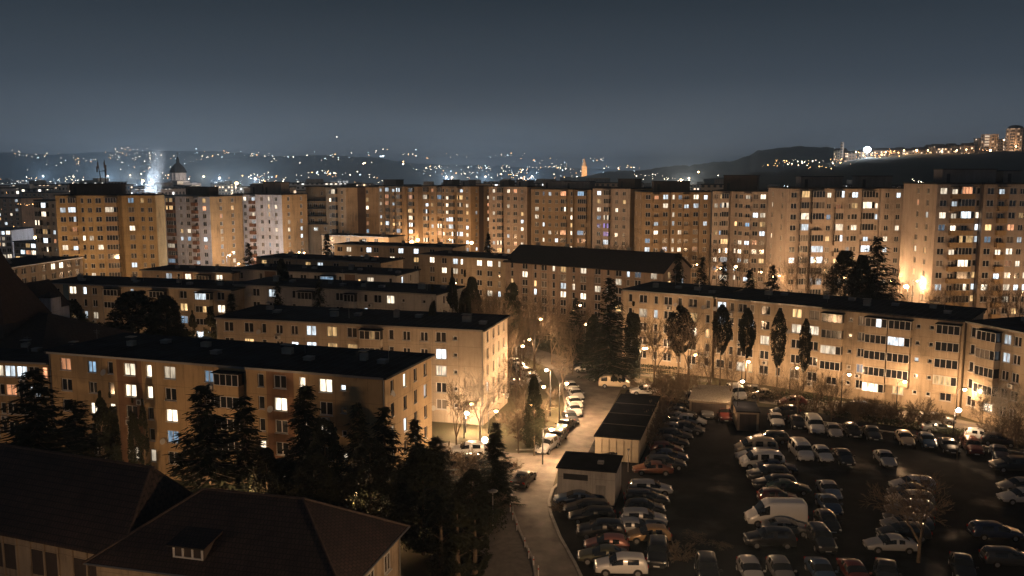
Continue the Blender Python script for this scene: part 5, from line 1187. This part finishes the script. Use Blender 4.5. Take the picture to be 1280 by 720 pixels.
CL=[
('suv',776,716,178,'white','white suv lit by the street lamp, nearest car at the bottom of the left row'),
('sedan',754,702,176,'olive','olive dark saloon directly behind the white suv'),
('hatch',758,688,177,'pink','reddish hatchback with lit bonnet, third car up the left row'),
('suv',751,671,177,'black','black suv with shiny roof rails behind the reddish hatchback'),
('wagon',740,652,177,'black','black estate fifth up the left row with a rim of lit paint'),
('wagon',733,642,177,'dark','dark estate with pale roof line behind the black estate'),
('sedan',720,630,176,'blue','blue dark saloon half in shade at the foot of the transformer station'),
('wagon',813,617,-3,'silver','silver estate, topmost of the right hand row beside the small bare bush tree'),
('wagon',808,630,-3,'black','black estate with pale roof edge just below the silver estate'),
('hatch',806,642,-3,'black','black hatchback between the black estate and the two silver hatchbacks'),
('suv',804,657,-3,'silver','silver blue tall hatchback above the pale silver one'),
('hatch',795,667,-3,'silver','pale silver hatchback touching the tan hatchback'),
('hatch',811,676,180,'gold','tan gold hatchback facing left in the right hand row'),
('suv',822,700,258,'black','black car facing the camera diagonally right of the white suv'),
('sedan',816,592,178,'orange','orange brown saloon under the slim post by the transformer station'),
('wagon',832,585,-4,'dark','dark estate behind the orange saloon'),
('sedan',836,576,-4,'navy','navy saloon second behind the orange saloon'),
('hatch',833,567,-4,'red','dark red hatchback in the stacked row right of the long garage'),
('sedan',838,558,-5,'black','black saloon in the stacked row above the dark red hatchback'),
('wagon',843,550,-5,'black','black estate with a lit nose in the stacked row, sixth from its top'),
('hatch',845,542,-5,'grey','grey hatchback in the stacked row, fifth from its top'),
('sedan',846,535,-6,'dark','dark saloon in the stacked row, fourth from its top'),
('wagon',848,528,-6,'grey','grey estate with white trimmed windows in the stacked row'),
('sedan',850,521,-6,'dark','dark saloon second from the top of the stacked row'),
('hatch',852,514,-6,'black','black hatchback at the top of the stacked row'),
('suv',864,505,262,'black','black suv facing the camera above the stacked row'),
('hatch',864,531,-20,'silver','silver hatchback angled at the outside of the stacked row'),
('hatch',861,541,-20,'dark','dark hatchback angled below the silver one outside the stacked row'),
('suv',883,520,262,'grey','grey suv facing the camera, in front of the lit garage roof'),
('suv',906,524,262,'red','dark red suv facing the camera, left of the small tan garage'),
('sedan',771,574,180,'black','black saloon in front of the pale slatted garage doors'),
('hatch',714,489,280,'white','white hatchback, topmost of the row casting shadows on the kerb road'),
('hatch',720,498,282,'silver','silver hatchback second in the row along the kerb road'),
('sedan',718,508,280,'white','white saloon third in the row along the kerb road'),
('hatch',718,518,278,'silver','silver hatchback with dark window fourth in the row along the kerb road'),
('sedan',713,527,276,'dark','dark saloon fifth in the row along the kerb road'),
('sedan',706,537,250,'black','black saloon sixth in the row along the kerb road'),
('wagon',696,552,250,'grey','grey estate next to last at the lower end of the kerb road row'),
('suv',683,563,245,'silver','silver suv at the lower end of the kerb road row, by the junction'),
('minibus',768,484,-8,'cream','cream minibus parked across the top of the long garage'),
('sedan',806,493,177,'white','white saloon behind the far end of the long garage'),
('suv',742,474,270,'black','black suv facing the camera left of the cream minibus'),
('hatch',733,466,150,'white','brightly lit small white car at the road bend'),
('hatch',725,463,150,'dark','dark small car behind the brightly lit one at the bend'),
('sedan',655,604,70,'black','black saloon on the bright junction with a long shadow'),
('suv',586,569,180,'white','white suv glowing under the globe lamp at the lit corner'),
('wagon',592,583,0,'dark','dark estate in front of the glowing white suv'),
('wagon',962,553,178,'dark','dark estate, topmost of the stacked row in the middle of the car park'),
('minibus',945,567,178,'beige','beige panel sided minibus in the middle stacked row'),
('wagon',944,575,180,'silver','silver estate below the beige minibus'),
('minibus',952,584,178,'white','white minibus with two lit side windows in the middle stacked row'),
('sedan',970,590,-4,'navy','navy saloon facing right behind the white minibus'),
('suv',960,600,178,'dark','dark suv with a lit headlight in the middle stacked row'),
('wagon',968,610,178,'black','black estate below the dark suv in the middle stacked row'),
('sedan',985,616,-4,'green','dark green saloon sticking out right of the middle stacked row'),
('hatch',972,628,-2,'red','red hatchback just behind the big white van'),
('van',969,655,178,'white','big white panel van facing left in the middle of the car park'),
('sedan',982,667,-4,'grey','grey saloon right in front of the big white van'),
('suv',962,682,177,'black','black suv below the big white van with silver rims'),
('minibus',1001,571,268,'white','white square fronted van facing the camera, alone in the car park centre'),
('hatch',1028,574,268,'white','white hatchback right of the square fronted van'),
('sedan',1054,577,266,'dark','dark saloon facing the camera, right of the white hatchback'),
('sedan',1106,579,263,'silver','silver saloon standing alone facing the camera, right centre of the car park'),
('sedan',1036,619,267,'silver','silver saloon at the top of the single file of four cars'),
('sedan',1036,637,267,'blue','blue saloon second in the single file of four cars'),
('hatch',1034,660,267,'black','black hatchback third in the single file of four cars'),
('suv',1026,682,267,'dark','dark suv last in the single file of four cars'),
('wagon',1140,612,178,'silver','silver estate at the top of the right stacked row'),
('sedan',1138,621,178,'dark','dark saloon second from the top of the right stacked row'),
('wagon',1137,631,178,'beige','beige estate third from the top of the right stacked row'),
('wagon',1137,643,178,'grey','grey estate in the middle of the right stacked row'),
('sedan',1135,653,178,'dark','dark saloon below the grey estate of the right stacked row'),
('wagon',1133,662,178,'grey','grey shaded estate low in the right stacked row'),
('wagon',1129,673,178,'black','black estate just above the silver saloon in the right stacked row'),
('sedan',1113,688,176,'silver','long silver saloon facing left at the bottom of the right stacked row'),
('hatch',938,722,268,'silver','pale silver hatchback at the bottom edge, left one of two side by side'),
('hatch',976,722,268,'grey','grey hatchback with a lit nose at the bottom edge, right one of two'),
('sedan',1026,722,268,'blue','blue grey saloon at the bottom edge between the pair and the red car'),
('sedan',1068,724,268,'red','red saloon at the bottom edge'),
('sedan',1108,724,250,'dark','dark saloon at the bottom edge left of the bare tree trunk'),
('sedan',1203,716,250,'black','black saloon angled at the bottom right of the bare tree'),
('suv',884,722,262,'black','black suv facing the camera behind the thin leafless shrub tree'),
('suv',1264,588,178,'dark','dark suv with lit grille at the right edge below the bright trees'),
('hatch',1272,614,178,'grey','grey hatchback at the right edge, upper one of two'),
('wagon',1277,628,178,'silver','silver estate at the right edge, lower one of two'),
('wagon',1244,672,-6,'navy','navy estate facing right in the dark at the lower right'),
('wagon',1262,706,-8,'dark','dark estate in the bottom right corner'),
('sedan',970,530,262,'silver','silver saloon facing the camera, leftmost of the top parking row right of the tan garage'),
('sedan',996,533,262,'black','black saloon next to the white minibus in the top parking row'),
('minibus',1017,538,264,'white','white minibus facing the camera in the top parking row'),
('sedan',1041,543,263,'silver','silver blue saloon right of the white minibus in the top parking row'),
('hatch',1065,544,262,'black','black hatchback before the first shrubs in the top parking row'),
('sedan',1090,547,260,'dark','dark saloon before the lit shrubs in the top parking row'),
('hatch',1131,554,260,'beige','beige hatchback facing the camera in the top parking row'),
('hatch',1159,557,258,'blue','light blue hatchback right of the beige one in the top parking row'),
('sedan',1186,563,256,'black','black saloon in the lamp shadow right of the light blue hatchback'),
('suv',1215,565,256,'red','dark red suv before the white hatchback in the top parking row'),
('sedan',1249,572,250,'navy','navy saloon at the right end of the top parking row'),
('hatch',981,519,178,'dark','dark hatchback behind the top parking row, left of the red car'),
('hatch',990,507,178,'red','red car with a lit white nose at the foot of the peach block'),
('suv',1067,516,178,'navy','navy suv close to the peach block wall'),
('wagon',1098,520,178,'dark','dark estate close to the peach block wall behind the shrubs'),
('wagon',1170,529,-10,'silver','silver estate behind the glowing shrub at the peach block'),
('sedan',1172,540,-8,'grey','grey saloon in front of the silver estate by the glowing shrub'),
('hatch',1226,550,-24,'white','white hatchback shining in the lamp light at the lower right of the peach block'),
('hatch',1248,556,-24,'black','black hatchback right of the shining white hatchback'),
('minibus',920,497,-85,'white','small white van at the lit end of the speckled garage roof'),
('sedan',952,497,178,'beige','beige saloon under the lamp behind the tan garage'),
('hatch',936,493,178,'grey','grey hatchback beside the beige saloon behind the tan garage'),
('hatch',646,458,300,'white','white hatchback, first of the bright group beside the bare trees at the street end'),
('hatch',652,464,300,'silver','silver hatchback, second of the bright group at the street end'),
('sedan',659,470,302,'white','white saloon, third of the bright group at the street end'),
('hatch',664,478,302,'silver','silver hatchback, lowest of the bright group at the street end'),
('sedan',642,482,0,'dark','dark saloon at the corner below the bright group at the street end'),
('hatch',812,452,178,'dark','dark car by the lamp lit wall among the bare trees'),
]
for c in CL: car(*c)
for o,c in SETC:
    for ch in bpy.data.objects: pass
    break
kidmap={}
for ob in bpy.data.objects:
    if ob.parent: kidmap.setdefault(ob.parent.name,[]).append(ob)
for o,c in SETC:
    o.color=c
    for ch in kidmap.get(o.name,()): ch.color=c

# ================= hedges, fences =================
HEDGE=noisy('hedge_leaves',(.04,.045,.025),.5,4,.95,6,1)
def hedge(label,px,wd,hh):
    p=[Vector((*ground(u,v),0)) for u,v in px]; cr=MB(); rng=random.Random(len(label)); st=MB()
    L=sum((b-a).length for a,b in zip(p,p[1:]))
    for a,b in zip(p,p[1:]):
        l=(b-a).length; d=(b-a).normalized(); n=Vector((-d.y,d.x,0))
        for k in range(int(l*wd*170)):
            q=a.lerp(b,rng.random())+n*rng.uniform(-wd/2,wd/2)*(1+.2*rng.random()); c=q+Vector((0,0,hh*math.sqrt(rng.random())*rng.uniform(.9,1.08)))
            u=Vector((rng.gauss(0,1),rng.gauss(0,1),rng.gauss(0,1))).normalized(); w=u.orthogonal().normalized(); s=rng.uniform(.12,.28); cr.face([c-u*s*.5,c+w*s*.5,c+u*s*.5])
        for k in range(int(l/.6)):
            q=a.lerp(b,(k+.5)/max(1,int(l/.6))); st.tube(q,q+Vector((rng.gauss(0,.15),rng.gauss(0,.15),hh*.8)),.03,.01,4)
    o=empty('hedge',(0,0,0),0,label=label,cat='hedge'); cr.build('foliage',[HEDGE],o); st.build('stems',[BARK],o)
hedge('square dark hedge in front of the gabled roof block entrance',[(672,436),(768,452)],2.6,1.6)
hedge('long low hedge in front of the lit wall at centre right',[(745,459),(880,468)],1.2,1.0)
hedge('dark hedge strip at the foot of the peach block',[(905,492),(1040,508)],2,1.3)
hedge('dark hedge between the shrubs and the car park, right',[(1030,520),(1250,553)],1.4,.9)
hedge('clipped hedge in the dark garden below the small spruce',[(555,655),(625,670)],3,2.2)
def fence(label,px,hh,pal=.35,mat=FRAME):
    p=[Vector((*ground(u,v),0)) for u,v in px]; o=empty('fence',(0,0,0),0,label=label,cat='fence'); rl=MB()
    for a,b in zip(p,p[1:]):
        l=(b-a).length
        rl.tube(a+Vector((0,0,hh*.95)),b+Vector((0,0,hh*.95)),.035,.035,4); rl.tube(a+Vector((0,0,hh*.3)),b+Vector((0,0,hh*.3)),.03,.03,4)
        for k in range(int(l/pal)):
            q=a.lerp(b,k/int(l/pal)); rl.tube(q+Vector((0,0,.05)),q+Vector((0,0,hh)),.018,.018,3)
        for k in range(int(l/3)+1):
            q=a.lerp(b,k/(int(l/3)+1)); m=MB(); m.tube(q,q+Vector((0,0,hh+.08)),.05,.05,5,0,True); m.build('post',[mat],o)
    rl.build('railing',[mat],o)
fence('pale railing along the lawn in front of the gabled roof block',[(668,424),(700,428),(745,434)],1.1,mat=CREAM)
fence('long pale railing in front of the lamp lit wall at centre right',[(741,464),(800,467),(880,473)],1.1,mat=CREAM)
ribbon('garden_wall',[(744,463),(743,440)],.25,1.2,CREAM,kind=None,cat='wall',label='short pale garden wall at the corner of the lawn')
# paths
sheet('footpath',[(746,468),(800,470),(890,478),(890,474),(800,466),(746,463)],.016,PAVE)

# ================= haze, world, light, camera =================
hm,t,b=nt('night_haze'); t.nodes.remove(b); vol=N(t,'ShaderNodeVolumePrincipled'); vol.inputs['Color'].default_value=(.6,.8,1,1); vol.inputs['Density'].default_value=HAZE; vol.inputs['Anisotropy'].default_value=0.0
t.links.new(vol.outputs[0],t.nodes['Material Output'].inputs['Volume'])
m=MB(); m.box(-5600,5600,-70,6600,-3,135)
if HAZE>0: tag(m.build('haze',[hm]),kind='stuff')
w=bpy.data.worlds.new('World'); sc.world=w; w.use_nodes=True; t=w.node_tree; bg=t.nodes['Background']
tc=N(t,'ShaderNodeTexCoord'); sx=N(t,'ShaderNodeSeparateXYZ'); t.links.new(tc.outputs['Generated'],sx.inputs[0])
r=ramp(t,[(0,(*SKY0,1)),(.035,(*SKY1,1)),(.10,(*SKY2,1)),(.2,(*SKY3,1)),(.45,(*SKY4,1)),(1,(*SKY5,1))]); t.links.new(sx.outputs[2],r.inputs[0])
sky=N(t,'ShaderNodeTexSky',sky_type='NISHITA',sun_disc=False); sky.sun_elevation=R(-8); sky.sun_rotation=R(200)
sm_=N(t,'ShaderNodeMix',data_type='RGBA',blend_type='ADD'); sm_.inputs[0].default_value=.1; t.links.new(r.outputs[0],sm_.inputs[6]); t.links.new(sky.outputs[0],sm_.inputs[7])
t.links.new(sm_.outputs[2],bg.inputs['Color']); bg.inputs['Strength'].default_value=1.0
sun=bpy.data.lights.new('moon','SUN'); sun.energy=.012; sun.color=(.75,.85,1); sun.angle=R(.5); so=bpy.data.objects.new('moon',sun); col.objects.link(so); so.rotation_euler=(R(48),0,R(-25))
cam=bpy.data.cameras.new('camera'); co=bpy.data.objects.new('camera',cam); col.objects.link(co); co.location=(0,0,H); co.rotation_euler=(R(90)-P,0,0)
cam.sensor_width=36; cam.lens=36*F/1280; cam.clip_end=20000; cam.clip_start=.5; sc.camera=co
vs=sc.view_settings; vs.view_transform='Standard'; vs.look='None'; vs.exposure=EXPO; vs.gamma=1; vs.use_curve_mapping=False
cy=sc.cycles; cy.use_denoising=True; cy.max_bounces=4; cy.diffuse_bounces=2; cy.glossy_bounces=2; cy.volume_bounces=0; cy.transmission_bounces=1; cy.transparent_max_bounces=4
cy.sample_clamp_indirect=3; cy.use_light_tree=True; cy.caustics_reflective=False; cy.caustics_refractive=False
cy.volume_step_rate=3; cy.volume_max_steps=64; cy.use_adaptive_sampling=True; cy.adaptive_threshold=.02
print('OBJ',len(bpy.data.objects),'lights',nl[0])
